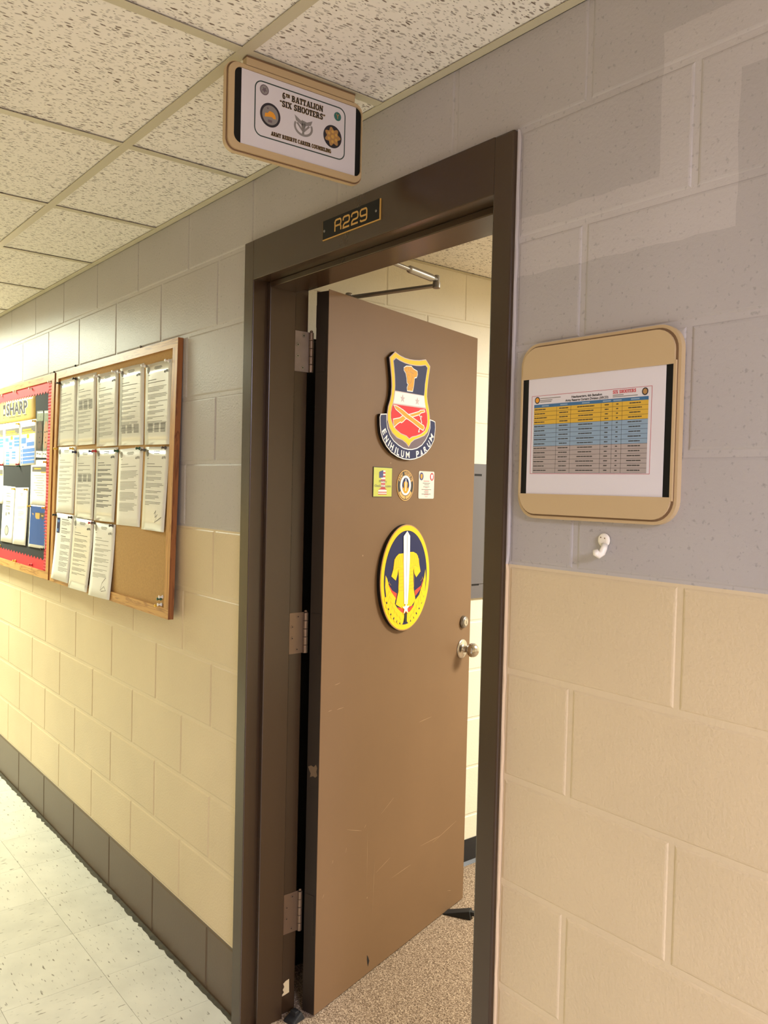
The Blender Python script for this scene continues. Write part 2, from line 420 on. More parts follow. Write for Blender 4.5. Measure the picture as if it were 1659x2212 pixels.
def vinyl_tile(name, col, fleck):
    m, nt, b = _new(name)
    N, L = nt.nodes, nt.links
    tc = N.new('ShaderNodeTexCoord'); oi = N.new('ShaderNodeObjectInfo')
    add = N.new('ShaderNodeVectorMath'); add.operation = 'MULTIPLY_ADD'
    L.new(oi.outputs['Location'], add.inputs[0]); add.inputs[1].default_value = (3.7, 5.3, 0); L.new(tc.outputs['Object'], add.inputs[2])
    sc = N.new('ShaderNodeVectorMath'); sc.operation = 'MULTIPLY'; sc.inputs[1].default_value = (30, 110, 1)
    L.new(add.outputs['Vector'], sc.inputs[0])
    n = N.new('ShaderNodeTexNoise'); n.inputs['Scale'].default_value = 1.0; n.inputs['Detail'].default_value = 3
    L.new(sc.outputs['Vector'], n.inputs['Vector'])
    r = N.new('ShaderNodeMapRange'); r.inputs['From Min'].default_value = 0.63; r.inputs['From Max'].default_value = 0.72
    L.new(n.outputs['Fac'], r.inputs['Value'])
    n3 = N.new('ShaderNodeTexNoise'); n3.inputs['Scale'].default_value = 9; n3.inputs['Detail'].default_value = 4
    L.new(add.outputs['Vector'], n3.inputs['Vector'])
    r3 = N.new('ShaderNodeMapRange'); r3.inputs['From Min'].default_value = 0.35; r3.inputs['From Max'].default_value = 0.65
    r3.inputs['To Min'].default_value = 0.92; r3.inputs['To Max'].default_value = 1.04
    L.new(n3.outputs['Fac'], r3.inputs['Value'])
    rv = N.new('ShaderNodeMapRange'); rv.inputs['To Min'].default_value = 0.95; rv.inputs['To Max'].default_value = 1.03
    L.new(oi.outputs['Random'], rv.inputs['Value'])
    mm = N.new('ShaderNodeMath'); mm.operation = 'MULTIPLY'
    L.new(r3.outputs['Result'], mm.inputs[0]); L.new(rv.outputs['Result'], mm.inputs[1])
    s = N.new('ShaderNodeVectorMath'); s.operation = 'SCALE'; s.inputs[0].default_value = lin(col)
    L.new(mm.outputs[0], s.inputs['Scale'])
    mix = N.new('ShaderNodeMix'); mix.data_type = 'RGBA'
    L.new(s.outputs['Vector'], mix.inputs['A']); mix.inputs['B'].default_value = (*lin(fleck), 1)
    L.new(r.outputs['Result'], mix.inputs['Factor'])
    L.new(mix.outputs['Result'], b.inputs['Base Color'])
    b.inputs['Roughness'].default_value = 0.32
    return m
def carpet_mat(name, c1, c2, c3):
    m, nt, b = _new(name)
    N, L = nt.nodes, nt.links
    geo = N.new('ShaderNodeNewGeometry')
    v = N.new('ShaderNodeTexVoronoi'); v.inputs['Scale'].default_value = 400
    L.new(geo.outputs['Position'], v.inputs['Vector'])
    sp = N.new('ShaderNodeSeparateColor'); L.new(v.outputs['Color'], sp.inputs[0])
    n = N.new('ShaderNodeTexNoise'); n.inputs['Scale'].default_value = 170; n.inputs['Detail'].default_value = 3
    L.new(geo.outputs['Position'], n.inputs['Vector'])
    ad = N.new('ShaderNodeMath'); ad.operation = 'MULTIPLY_ADD'; ad.inputs[1].default_value = 0.45
    L.new(sp.outputs['Red'], ad.inputs[0])
    nm = N.new('ShaderNodeMath'); nm.operation = 'MULTIPLY'; nm.inputs[1].default_value = 0.6; L.new(n.outputs['Fac'], nm.inputs[0])
    L.new(nm.outputs[0], ad.inputs[2])
    cr = N.new('ShaderNodeValToRGB')
    cr.color_ramp.elements[0].position = 0.22; cr.color_ramp.elements[0].color = (*lin(c1), 1)
    cr.color_ramp.elements[1].position = 0.72; cr.color_ramp.elements[1].color = (*lin(c3), 1)
    e = cr.color_ramp.elements.new(0.5); e.color = (*lin(c2), 1)
    L.new(ad.outputs[0], cr.inputs[0]); L.new(cr.outputs['Color'], b.inputs['Base Color'])
    b.inputs['Roughness'].default_value = 0.95
    b.inputs['Specular IOR Level'].default_value = 0.1
    bp = N.new('ShaderNodeBump'); bp.inputs['Strength'].default_value = 0.9; bp.inputs['Distance'].default_value = 0.004
    L.new(ad.outputs[0], bp.inputs['Height']); L.new(bp.outputs['Normal'], b.inputs['Normal'])
    return m
def wood_mat(name, c1, c2, axis='X', rough=0.4):
    m, nt, b = _new(name)
    N, L = nt.nodes, nt.links
    geo = N.new('ShaderNodeNewGeometry')
    sc = N.new('ShaderNodeVectorMath'); sc.operation = 'MULTIPLY'
    sc.inputs[1].default_value = (2.2, 30, 42) if axis == 'X' else (42, 30, 2.2)
    L.new(geo.outputs['Position'], sc.inputs[0])
    n = N.new('ShaderNodeTexNoise'); n.inputs['Scale'].default_value = 1.4; n.inputs['Detail'].default_value = 5; n.inputs['Distortion'].default_value = 1.2
    L.new(sc.outputs['Vector'], n.inputs['Vector'])
    wv = N.new('ShaderNodeMath'); wv.operation = 'SINE'
    mu = N.new('ShaderNodeMath'); mu.operation = 'MULTIPLY'; mu.inputs[1].default_value = 26
    L.new(n.outputs['Fac'], mu.inputs[0]); L.new(mu.outputs[0], wv.inputs[0])
    r = N.new('ShaderNodeMapRange'); r.inputs['From Min'].default_value = 0.2; r.inputs['From Max'].default_value = 1.0
    L.new(wv.outputs[0], r.inputs['Value'])
    mix = N.new('ShaderNodeMix'); mix.data_type = 'RGBA'
    mix.inputs['A'].default_value = (*lin(c1), 1); mix.inputs['B'].default_value = (*lin(c2), 1)
    L.new(r.outputs['Result'], mix.inputs['Factor']); L.new(mix.outputs['Result'], b.inputs['Base Color'])
    b.inputs['Roughness'].default_value = rough
    return m

PATCH = [(1.00, 1.472, 1.962, 2.070), (1.340, 1.472, 1.962, 2.295), (1.340, 2.10, 2.192, 2.295)]
M = dict(
    grey=block_paint('paint_grey', (178, 172, 168), patch=PATCH), beige=block_paint('paint_beige', (212, 192, 155), pit_dark=0.95, bump=0.5), brown=block_paint('paint_brown', (90, 71, 52), 0.38, pit_dark=0.95, bump=0.12),
    cream=block_paint('paint_cream', (228, 219, 194), pit_dark=0.95),
    grout_grey=block_paint('grout_grey', (182, 176, 172), patch=PATCH), grout_beige=block_paint('grout_beige', (215, 196, 160), pit_dark=0.97),
    tile=fissured_tile('ceiling_tile', (243, 236, 222), (120, 102, 86)), tee=mat('grid_enamel', (200, 190, 160), 0.4),
    plenum=mat('plenum', (60, 52, 44), 0.9),
    vinyl=vinyl_tile('vinyl_tile', (216, 211, 194), (120, 110, 90)), seam=mat('tile_seam', (120, 108, 86), 0.8),
    carpet=carpet_mat('carpet', (80, 64, 50), (140, 118, 95), (196, 174, 147)),
    enamel=mat('brown_enamel', (61, 44, 28), 0.26, spec=0.55, var=0.05, vscale=3, bump=0.06, bscale=60),
    door=mat('door_enamel', (125, 97, 69), 0.52, spec=0.2, var=0.05, vscale=2.2, bump=0.05, bscale=70),
    steel=mat('brushed_steel', (196, 190, 182), 0.22, metal=1.0), steel_dull=mat('dull_steel', (150, 146, 140), 0.38, metal=1.0), bare=mat('worn_steel', (142, 128, 118), 0.42, metal=0.25, var=0.12, vscale=25),
    hinge=mat('hinge_steel', (130, 108, 88), 0.35, metal=0.55), dark_hole=mat('dark_hole', (20, 16, 12), 0.8),
    black=mat('black_plastic', (20, 20, 19), 0.5, spec=0.2), rubber=mat('black_rubber', (26, 26, 27), 0.6), blackmat=mat('black_card', (30, 30, 29), 0.85),
    gold=mat('engraved_gold', (206, 160, 78), 0.4), tan=mat('tan_plastic', (196, 170, 128), 0.45), tan_dark=mat('tan_groove', (120, 92, 62), 0.6),
    white=mat('white_print', (236, 232, 228), 0.5), paper=mat('paper', (242, 239, 230), 0.55, spec=0.3), sleeve=mat('sleeved_paper', (232, 230, 220), 0.35, coat=0.9), paper_sign=mat('sign_paper', (222, 216, 218), 0.5),
    ink=mat('ink', (60, 58, 54), 0.7), ink_soft=mat('ink_soft', (132, 129, 120), 0.7), ink_faint=mat('ink_faint', (168, 165, 153), 0.7), black_ink=mat('black_ink', (22, 20, 18), 0.6),
    yellow=mat('yellow_enamel', (250, 204, 30), 0.5, spec=0.2), navy=mat('navy_enamel', (30, 36, 82), 0.5, spec=0.2), red=mat('red_enamel', (222, 40, 48), 0.5, spec=0.2), amber=mat('amber_enamel', (226, 164, 48), 0.5, spec=0.2), amber_dark=mat('amber_shade', (176, 118, 24), 0.4), silver=mat('silver_enamel', (206, 190, 194), 0.5, spec=0.2), mauve=mat('grey_enamel', (116, 100, 108), 0.5, spec=0.2), enamel_white=mat('white_enamel', (246, 244, 244), 0.5, spec=0.2), yellow_line=mat('yellow_line', (214, 158, 20), 0.4), red2=mat('coral_enamel', (236, 74, 56), 0.5, spec=0.2), edge_black=mat('plaque_edge', (18, 15, 14), 0.5),
    lime=mat('lime_print', (196, 200, 74), 0.45), flagblue=mat('flag_blue', (46, 54, 118), 0.5), flagred=mat('flag_red', (186, 50, 60), 0.5), gold_print=mat('gold_print', (222, 172, 92), 0.45), card=mat('card', (222, 214, 206), 0.45), pinkred=mat('pink_red_print', (214, 120, 120), 0.6),
    oak=wood_mat('oak_rail', (204, 154, 88), (166, 114, 56), 'X'), oak_v=wood_mat('oak_stile', (204, 152, 84), (172, 118, 58), 'Z'), oak_shade=wood_mat('oak_shade', (150, 92, 46), (120, 68, 32), 'Z'),
    cork=mat('cork', (188, 148, 88), 0.85, var=0.08, vscale=160, bump=0.2, bscale=300),
    red_border=mat('red_border', (214, 40, 52), 0.6), red_rib=mat('red_corrugated', (204, 44, 54), 0.7), poster_gold=mat('poster_gold', (214, 178, 92), 0.4, var=0.18, vscale=9), poster_blue=mat('poster_blue', (22, 78, 150), 0.45, spec=0.3), box_blue=mat('chart_blue', (84, 132, 204), 0.5), photo_dark=mat('photo_dark', (62, 58, 48), 0.4, var=0.3, vscale=40), skin_dark=mat('photo_skin_dark', (96, 76, 58), 0.4), skin=mat('photo_skin', (196, 150, 118), 0.4), camo=mat('photo_camo', (132, 138, 110), 0.5, var=0.3, vscale=60), grey_bar=mat('grey_bar', (110, 104, 96), 0.5),
    hdr_blue=mat('table_header', (60, 108, 150), 0.5), row_yellow=mat('table_yellow', (216, 174, 58), 0.5), row_blue=mat('table_blue', (140, 164, 184), 0.5), row_grey=mat('table_grey', (172, 160, 154), 0.5), red_line=mat('red_line', (186, 84, 92), 0.6), red_text=mat('red_text', (206, 50, 56), 0.6), green_line=mat('dark_green_line', (48, 66, 60), 0.6), seal_grey=mat('seal_grey', (140, 134, 130), 0.5), seal_teal=mat('seal_teal', (48, 108, 98), 0.5), seal_dark=mat('seal_dark', (38, 32, 42), 0.5), gold_edge=mat('gold_edge', (166, 126, 40), 0.5), orange=mat('orange_print', (232, 158, 44), 0.5), bronze=mat('bronze_print', (176, 132, 78), 0.5),
    panel_grey=mat('grey_steel', (100, 95, 95), 0.45), cabinet=mat('black_cabinet', (26, 25, 22), 0.5), cove=mat('black_vinyl', (30, 32, 36), 0.4),
    hook=mat('white_plastic', (240, 232, 214), 0.4), caulk_g=mat('caulk_grey', (196, 188, 182), 0.5), caulk_b=mat('caulk_beige', (222, 198, 162), 0.5), tape=mat('torn_tape', (236, 216, 170), 0.6), edge_shade=mat('edge_shade', (44, 34, 25), 0.5), scratch=mat('scratch', (158, 128, 94), 0.5), scuff=mat('scuff', (116, 94, 68), 0.6), grime=mat('floor_grime', (74, 66, 48), 0.8, var=0.35, vscale=40), lamp_frame=mat('lamp_frame', (230, 226, 214), 0.4),
    pin_black=mat('pin_black', (28, 28, 30), 0.3), pin_blue=mat('pin_blue', (30, 36, 84), 0.3), pin_red=mat('pin_red', (196, 34, 40), 0.3), pin_green=mat('pin_green', (20, 74, 48), 0.3), pin_yellow=mat('pin_yellow', (236, 190, 60), 0.3), pin_white=mat('pin_white', (240, 236, 226), 0.25), pin_grey=mat('pin_grey', (92, 86, 78), 0.3),
)
CZ = 2.413      # underside of the ceiling grid
CH = 0.2032     # block course
# ------------------------------------------------------------------ the setting
FX0, FX1, FZ = 0.029, 1.039, 2.236     # outside of the door frame
WT = 0.152                             # wall thickness
BACK = 0.0020                          # depth of the mortar joints
XL, XR, YB = -8.6, 6.6, -2.2           # corridor extent

def course_mat(k, grout=False):
    if k == 1: return M['brown']
    if k <= 7: return M['grout_beige'] if grout else M['beige']
    return M['grout_grey'] if grout else M['grey']

def build_wall_front():
    wall = MB()
    for x0, x1, z0, z1 in ((XL, FX0, 0, CH), (FX1, XR, 0, CH), (XL, FX0, CH, 7 * CH), (FX1, XR, CH, 7 * CH), (XL, FX0, 7 * CH, FZ), (FX1, XR, 7 * CH, FZ), (XL, XR, FZ, 2.62)):
        wall.box(x0, x1, BACK, WT, z0, z1)
    o = wall.build('wall_front', M['brown'])
    o.data.materials.append(M['grout_beige']); o.data.materials.append(M['grout_grey'])
    for i, p in enumerate(o.data.polygons):
        p.material_index = 0 if i // 6 < 2 else (1 if i // 6 < 4 else 2)
    tag(o, 'painted concrete block corridor wall, grey above beige with a brown base course', 'wall', kind='structure')
    cache = {}
    def block(x0, x1, z0, z1, k):
        key = (round(x1 - x0, 3), round(z1 - z0, 3), k if k < 2 else (2 if k <= 7 else 8))
        if key not in cache:
            hw, hh = (x1 - x0) / 2 - 0.0055, (z1 - z0) / 2 - 0.0055
            c = 0.0050
            vs = [(sx * (hw - i), y, sz * (hh - i)) for i, y in ((0, 0.012), (0, 0.0019), (c * 0.45, 0.0006), (c, 0.0)) for sx, sz in ((-1, -1), (1, -1), (1, 1), (-1, 1))]
            fs = [(12, 13, 14, 15)]
            for r in range(3):
                for i in range(4):
                    j = (i + 1) % 4
                    fs.append((4 * r + i, 4 * r + j, 4 * r + 4 + j, 4 * r + 4 + i))
            cache[key] = MB().add(vs, fs).mesh('block', course_mat(k))
        link_copy('block', cache[key], ((x0 + x1) / 2, 0, (z0 + z1) / 2), o)
    LO, HI = -4.65, 3.3
    for k in range(1, 13):
        z0, z1 = (k - 1) * CH, min(k * CH, CZ + 0.02)
        if k == 1: z0 = 0.0
        a = -0.157 if k % 2 else -0.3584
        left = [a - 0.4064 * n for n in range(14) if a - 0.4064 * n > LO]
        left = sorted(left)
        b = 1.4013 if k % 2 else 1.1951
        right = [b + 0.4064 * n for n in range(8) if b + 0.4064 * n < HI]
        if k == 12:
            xs = left + [a + 0.4064, a + 0.8128, a + 1.2192] + right
            segs = list(zip(xs[:-1], xs[1:]))
        else:
            xs = left + [FX0 - 0.0005]
            segs = list(zip(xs[:-1], xs[1:]))
            xs = [FX1 + 0.0005] + right
            segs += list(zip(xs[:-1], xs[1:]))
        for x0, x1 in segs:
            block(x0, x1, z0, z1, k)
    return o
wall_front = build_wall_front()

def banded(name, x0, x1, y0, y1, label):
    mb = MB()
    for z0, z1 in ((0, CH), (CH, 7 * CH), (7 * CH, 2.62)): mb.box(x0, x1, y0, y1, z0, z1)
    o = mb.build(name, M['brown'])
    o.data.materials.append(M['beige']); o.data.materials.append(M['grey'])
    for i, p in enumerate(o.data.polygons): p.material_index = i // 6
    tag(o, label, 'wall', kind='structure')
banded('wall_back', XL, XR, YB - 0.15, YB, 'opposite corridor wall painted grey, beige and brown')
banded('wall_left', XL - 0.15, XL, YB - 0.15, WT, 'end wall far down the corridor')
banded('wall_right', XR, XR + 0.15, YB - 0.15, WT, 'end wall of the corridor behind the viewer')

# corridor floor: vinyl tiles, every tile laid on its own
floor = tag(MB().box(XL - 0.15, XR + 0.15, YB - 0.15, 0.02, -0.06, -0.0015).build('floor', M['seam']), 'corridor floor of pale speckled vinyl tiles', 'floor', kind='structure')
FT = 0.3048
tile_me = MB().box(-FT / 2 + 0.0005, FT / 2 - 0.0005, -FT / 2 + 0.0005, FT / 2 - 0.0005, -0.0014, 0.0).mesh('floor_tile', M['vinyl'])
edge_me = MB().box(-FT / 2 + 0.0005, FT / 2 - 0.0005, -0.218 / 2 + 0.0005, 0.218 / 2 + 0.004, -0.0014, 0.0).mesh('floor_tile', M['vinyl'])
last_me = MB().box(-FT / 2 + 0.0005, FT / 2 - 0.0005, -0.0765, 0.0765, -0.0014, 0.0).mesh('floor_tile', M['vinyl'])
for i in range(-11, 13):
    x = -0.113 + FT * (i + 0.5)
    link_copy('floor_tile', edge_me, (x, -0.109, 0), floor)
    for j in range(6):
        q = (i * 3 + j * 5) % 2
        link_copy('floor_tile', tile_me, (x, -0.218 - FT * (j + 0.5), 0), floor, (0, 0, PI / 2 if (i + j) % 2 else 0))
    link_copy('floor_tile', last_me, (x, -0.218 - FT * 6 - 0.0765, 0), floor)
far = MB().box(XL, -0.113 - FT * 11 - 0.0005, YB, 0.004, -0.0014, 0).box(-0.113 + FT * 13 + 0.0005, XR, YB, 0.004, -0.0014, 0)
tag(far.build('floor_tiling', M['vinyl'], floor), kind='stuff')

gr = random.Random(21); gm = MB(); gx = -4.6; gp = []
while gx < FX0 + 0.02:
    gp.append((gx, -0.008 - 0.010 * abs(math.sin(gx * 2.3)) * gr.random() - 0.006 * gr.random())); gx += 0.018
for i, (x, y) in enumerate(gp):
    gm.v += [(x, 0.003, 0.0004), (x, y, 0.0004)]
    if i: gm.f.append((2 * i - 2, 2 * i - 1, 2 * i + 1, 2 * i))
tag(gm.build('grime', M['grime'], floor), kind='stuff')
# corridor ceiling: lay-in tiles on an exposed grid
ceiling = tag(MB().box(XL - 0.15, XR + 0.15, YB - 0.15, 0.02, CZ + 0.032, CZ + 0.06).build('ceiling', M['plenum']), 'corridor drop ceiling of fissured tiles on a pale metal grid', 'ceiling', kind='structure')
GX = [0.637 + 0.6096 * k for k in range(-8, 9)]
GY = [0.0, -0.362, -0.972, -1.581, YB]
TW = 0.012
lamps_c = [LAMP_LEFT, LAMP_NEAR]
def in_lamp(x, y):
    return any(l[0] < x < l[1] and l[2] < y < l[3] for l in lamps_c)
cmesh = {}
def ceil_tile(x0, x1, y0, y1, parent, z=CZ):
    key = (round(x1 - x0, 3), round(y1 - y0, 3))
    if key not in cmesh:
        a, b = (x1 - x0) / 2, (y1 - y0) / 2
        cmesh[key] = MB().box(-a, a, -b, b, 0, 0.014).mesh('ceiling_tile', M['tile'])
    link_copy('ceiling_tile', cmesh[key], ((x0 + x1) / 2, (y0 + y1) / 2, z + 0.0045), parent)
for i in range(len(GX) - 1):
    for j in range(4):
        x0, x1, y1, y0 = GX[i], GX[i + 1], GY[j], GY[j + 1]
        if in_lamp((x0 + x1) / 2, (y0 + y1) / 2): continue
        jx, jy = random.uniform(-0.002, 0.002), random.uniform(-0.0015, 0.0015)
        ceil_tile(x0 + 0.0075 + jx, x1 - 0.0075 + jx, y0 + 0.0075 + jy, y1 - 0.0075 + jy, ceiling)
tag(MB().box(XL, GX[0], YB, 0, CZ + 0.0045, CZ + 0.02).box(GX[-1], XR, YB, 0, CZ + 0.0045, CZ + 0.02).build('ceiling_tiling', M['tile'], ceiling), kind='stuff')
for y in GY[1:4]:
    MB().box(XL, XR, y - TW, y + TW, CZ, CZ + 0.0016).box(XL, XR, y - 0.001, y + 0.001, CZ + 0.0016, CZ + 0.03).build('grid_runner', M['tee'], ceiling)
teem = {}
for x in GX:
    for j in range(4):
        y1, y0 = GY[j] - (0.023 if j == 0 else TW), GY[j + 1] + TW
        if any(l[0] + 0.1 < x < l[1] - 0.1 and l[2] < (y0 + y1) / 2 < l[3] for l in lamps_c): continue
        if j not in teem:
            h = (y1 - y0) / 2
            teem[j] = MB().box(-TW, TW, -h, h, 0.0003, 0.0018).box(-0.001, 0.001, -h, h, 0.0018, 0.03).mesh('grid_tee', M['tee'])
        link_copy('grid_tee', teem[j], (x, (y0 + y1) / 2, CZ), ceiling)
for ya, yb, yw in ((-0.022, 0.0, -0.0015), (YB, YB + 0.022, YB)):
    MB().box(XL, XR, ya, yb, CZ, CZ + 0.0015).box(XL, XR, yw, yw + 0.0015, CZ, CZ + 0.022).build('wall_angle', M['tee'], ceiling)

# ceiling light fixtures ------------------------------------------------
def troffer(p, z, label):
    x0, x1, y0, y1, col, st, spread = p
    t = thing('ceiling_light', ((x0 + x1) / 2, (y0 + y1) / 2, z), label=label, cat='ceiling light', group='lensed ceiling lights')
    a, b = (x1 - x0) / 2 - 0.006, (y1 - y0) / 2 - 0.006
    f = MB()
    for q in ((-a, a, -b, -b + 0.03), (-a, a, b - 0.03, b), (-a, -a + 0.03, -b + 0.03, b - 0.03), (a - 0.03, a, -b + 0.03, b - 0.03)):
        f.box(*q, -0.003, 0.02)
    f.build('lamp_frame', M['lamp_frame'], t)
    MB().box(-a, a, -b, b, 0.0255, 0.031).build('housing', M['lamp_frame'], t)
    MB().box(-a + 0.03, a - 0.03, -b + 0.03, b - 0.03, 0.003, 0.009).build('lens', emit('lit_lens', col, 4.0), t)
    ld = bpy.data.lights.new('lamp_light', 'AREA')
    ld.shape = 'RECTANGLE'; ld.size = 2 * a - 0.06; ld.size_y = 2 * b - 0.06
    ld.energy = st; ld.color = col; ld.spread = math.radians(spread)
    lo = bpy.data.objects.new('lamp_light', ld); C.objects.link(lo)
    lo.parent = t; lo.location = (0, 0, 0.002)
troffer(LAMP_LEFT, CZ, 'lit ceiling fixture down the corridor near the cork boards')
troffer(LAMP_FAR, CZ - 0.0, 'lit ceiling fixture farthest down the corridor')
troffer(LAMP_NEAR, CZ, 'lit ceiling fixture above the corridor beside the viewer')

# the room behind the door ------------------------------------------------
RX0, RX1, RY1, RZ = -0.307, 3.6, 4.2, 2.422
wl = tag(MB().box(RX0 - 0.15, RX0 - BACK, WT, RY1 + 0.15, 0, 2.62).build('wall_room_left', M['cream']), 'cream block wall inside the room behind the open door', 'wall', kind='structure')
rb = {}
for k in range(1, 13):
    z0, z1 = (k - 1) * CH, min(k * CH, RZ + 0.02)
    y = 0.767 - (0.2032 if k % 2 else 0.0) - 0.4064 * 2
    while y < 3.3:
        ya, yb = max(y, WT + 0.001), y + 0.4064
        if yb - ya > 0.02:
            key = (round(yb - ya, 3), round(z1 - z0, 3))
            if key not in rb:
                hw, hh, c = (yb - ya) / 2 - 0.003, (z1 - z0) / 2 - 0.003, 0.0045
                vs = [(-yy, sx * (hw - i), sz * (hh - i)) for i, yy in ((0, 0.012), (0, 0.0028), (c * 0.45, 0.0008), (c, 0.0)) for sx, sz in ((-1, -1), (1, -1), (1, 1), (-1, 1))]
                fs = [(12, 13, 14, 15)] + [(4 * r + i, 4 * r + (i + 1) % 4, 4 * r + 4 + (i + 1) % 4, 4 * r + 4 + i) for r in range(3) for i in range(4)]
                rb[key] = MB().add(vs, fs).mesh('block', M['cream'])
            link_copy('block', rb[key], (RX0, (ya + yb) / 2, (z0 + z1) / 2), wl)
        y += 0.4064
tag(MB().box(RX0 - 0.15, RX1 + 0.15, RY1, RY1 + 0.15, 0, 2.62).build('wall_room_back', M['cream']), 'far wall of the room beyond the door', 'wall', kind='structure')
tag(MB().box(RX1, RX1 + 0.15, WT, RY1, 0, 2.62).build('wall_room_right', M['cream']), 'right hand wall of the room beyond the door', 'wall', kind='structure')
tag(MB().box(RX0 - 0.15, RX1 + 0.15, 0.02, RY1 + 0.15, -0.06, 0.0).build('floor_room', M['carpet']), 'brown flecked loop carpet inside the room', 'floor', kind='structure')
cr = tag(MB().box(RX0 - 0.15, RX1 + 0.15, WT, RY1 + 0.15, RZ + 0.032, RZ + 0.06).build('ceiling_room', M['plenum']), 'tiled drop ceiling inside the room', 'ceiling', kind='structure')
rgx = [RX0, 0.30, 0.91, 1.52, 2.13, 2.74, RX1]; rgy = [WT, 0.70, 1.92, 3.14, RY1]
for i in range(6):
    for j in range(4):
        if LAMP_ROOM[0] < (rgx[i] + rgx[i + 1]) / 2 < LAMP_ROOM[1] and LAMP_ROOM[2] < (rgy[j] + rgy[j + 1]) / 2 < LAMP_ROOM[3]: continue
        ceil_tile(rgx[i] + 0.007, rgx[i + 1] - 0.007, rgy[j] + 0.007, rgy[j + 1] - 0.007, cr, RZ)
for y in rgy[1:4]: MB().box(RX0, RX1, y - TW, y + TW, RZ, RZ + 0.0016).build('grid_runner', M['tee'], cr)
for x in rgx[1:6]:
    for j in range(4): MB().box(x - TW, x + TW, rgy[j] + TW, rgy[j + 1] - TW, RZ + 0.0003, RZ + 0.0018).build('grid_tee', M['tee'], cr)
MB().box(RX0, RX0 + 0.022, WT, RY1, RZ, RZ + 0.0015).build('wall_angle', M['tee'], cr)
troffer(LAMP_ROOM, RZ, 'lit ceiling fixture inside the room beyond the door')
cb = MB().box(RX0, RX0 + 0.004, 0.62, RY1, 0, 0.104)
cb.add([(RX0 + 0.004, 0.62, 0.012), (RX0 + 0.004, RY1, 0.012), (RX0 + 0.016, RY1, 0.0005), (RX0 + 0.016, 0.62, 0.0005), (RX0, 0.62, 0.0005), (RX0, RY1, 0.0005)], [(0, 1, 2, 3), (3, 2, 5, 4)])
tag(cb.build('baseboard_room', M['cove']), 'black vinyl cove base along the cream room wall', 'baseboard', kind='structure')

# door frame ---------------------------------------------------------------
frame = thing('trim_1', (0, 0, 0), label='dark brown steel door frame with wide head', cat='door frame', kind='structure')
OX0, OX1, OZ = 0.080, 0.988, 2.127
YF, YS0, YS1, YR = -0.016, 0.030, 0.115, 0.168
jl = MB().box(FX0, OX0, YF, YR, 0, FZ).build('hinge_jamb', M['enamel'], frame, bevel=0.0025)
jr = MB().box(OX1, FX1, YF, YR, 0, FZ).build('strike_jamb', M['enamel'], frame, bevel=0.004)
hd = MB().box(OX0 - 0.002, OX1 + 0.002, YF + 0.0002, YR, OZ, FZ).build('head', M['enamel'], frame, bevel=0.0015)
MB().box(OX0, OX0 + 0.016, YS0, YS1, 0, OZ).build('stop', M['enamel'], jl, bevel=0.002)
MB().box(OX1 - 0.016, OX1, YS0, YS1, 0, OZ).build('stop', M['enamel'], jr, bevel=0.002)
MB().box(OX0 + 0.016, OX1 - 0.016, YS0, YS1, OZ - 0.016, OZ).build('stop', M['enamel'], hd, bevel=0.002)
lp = MB().box(OX0, OX0 + 0.0005, 0.1215, 0.1500, 1.690, 1.815)
for i in range(9): lp.box(OX0 + 0.0005, OX0 + 0.0012, 0.126 + 0.0015 * (i % 2), 0.139, 1.700 + 0.0125 * i, 1.706 + 0.0125 * i)
lp.build('painted_over_label', M['enamel'], jl)
cg = MB(); cbm = MB()
zz = 0.0; rr = random.Random(3)
pg = []
while zz < FZ + 0.004:
    pg.append((FX1 + 0.0022 + rr.uniform(-0.0010, 0.0016), zz)); zz += 0.03
for mbx, lo, hi in ((cbm, 0, 7 * CH), (cg, 7 * CH, 3)):
    seg = [(FX1, max(lo, 0))] + [p for p in pg if lo <= p[1] <= hi] + [(FX1, min(hi, FZ + 0.002))]
    mbx.prism(seg, -0.001, 0.006)
cbm.build('caulk_bead', M['caulk_b'], frame); cg.build('caulk_bead', M['caulk_g'], frame)
# ------------------------------------------------------------------ the door
DX, DY, TH, DW = 0.146, 0.194, 1.853, 0.8825
DZ0, DZ1, DT = 0.005, 2.125, 0.045
door = thing('door_1', (DX, DY, 0), (0, 0, TH), 'brown steel door standing open into the room', 'door', kind='structure')
ct, st_ = math.cos(TH), math.sin(TH)
def dl(x, y, z):
    x -= DX; y -= DY
    return (x * ct + y * st_, -x * st_ + y * ct, z)
leaf = MB()
leaf.box(0, DW, 0, DT, DZ0, DZ1 - 0.02)
leaf.box(0, DW, 0, 0.002, DZ1 - 0.02, DZ1).box(0, DW, DT - 0.002, DT, DZ1 - 0.02, DZ1)
leaf.build('leaf', M['door'], door)
MB().box(-0.0005, 0.0, 0.0012, DT, DZ0, DZ1 - 0.004).build('hinge_edge_shade', M['edge_shade'], door)  # thin dark sheet over the edge; the frame's shade is put into its colour
# worn spots and scratches
SCR = [((0.2479, 0.4649), (0.2517, 0.2681)), ((0.2905, 0.3693), (0.2844, 0.1766)), ((0.3934, 0.5361), (0.3229, 0.5044)), ((0.5079, 0.2696), (0.3943, 0.2672)), ((0.7077, 0.3051), (0.5686, 0.3138)), ((0.3808, 0.3399), (0.3004, 0.319)), ((0.24, 0.4961), (0.2308, 0.4877)), ((0.2168, 0.4837), (0.1423, 0.5111)), ((0.8165, 0.3227), (0.6525, 0.2977)), ((0.1398, 0.4566), (0.1359, 0.4414)), ((0.0746, 0.4413), (0.0706, 0.4319)), ((0.0352, 0.3536), (0.0272, 0.3434)), ((0.79, 0.0691), (0.7634, 0.0795)), ((0.0647, 0.9717), (0.0913, 0.9737)), ((0.0784, 0.8954), (0.1099, 0.8959)), ((0.0365, 0.8986), (0.054, 0.8991)), ((0.5387, 0.756), (0.6203, 0.7577))]
sm = MB()
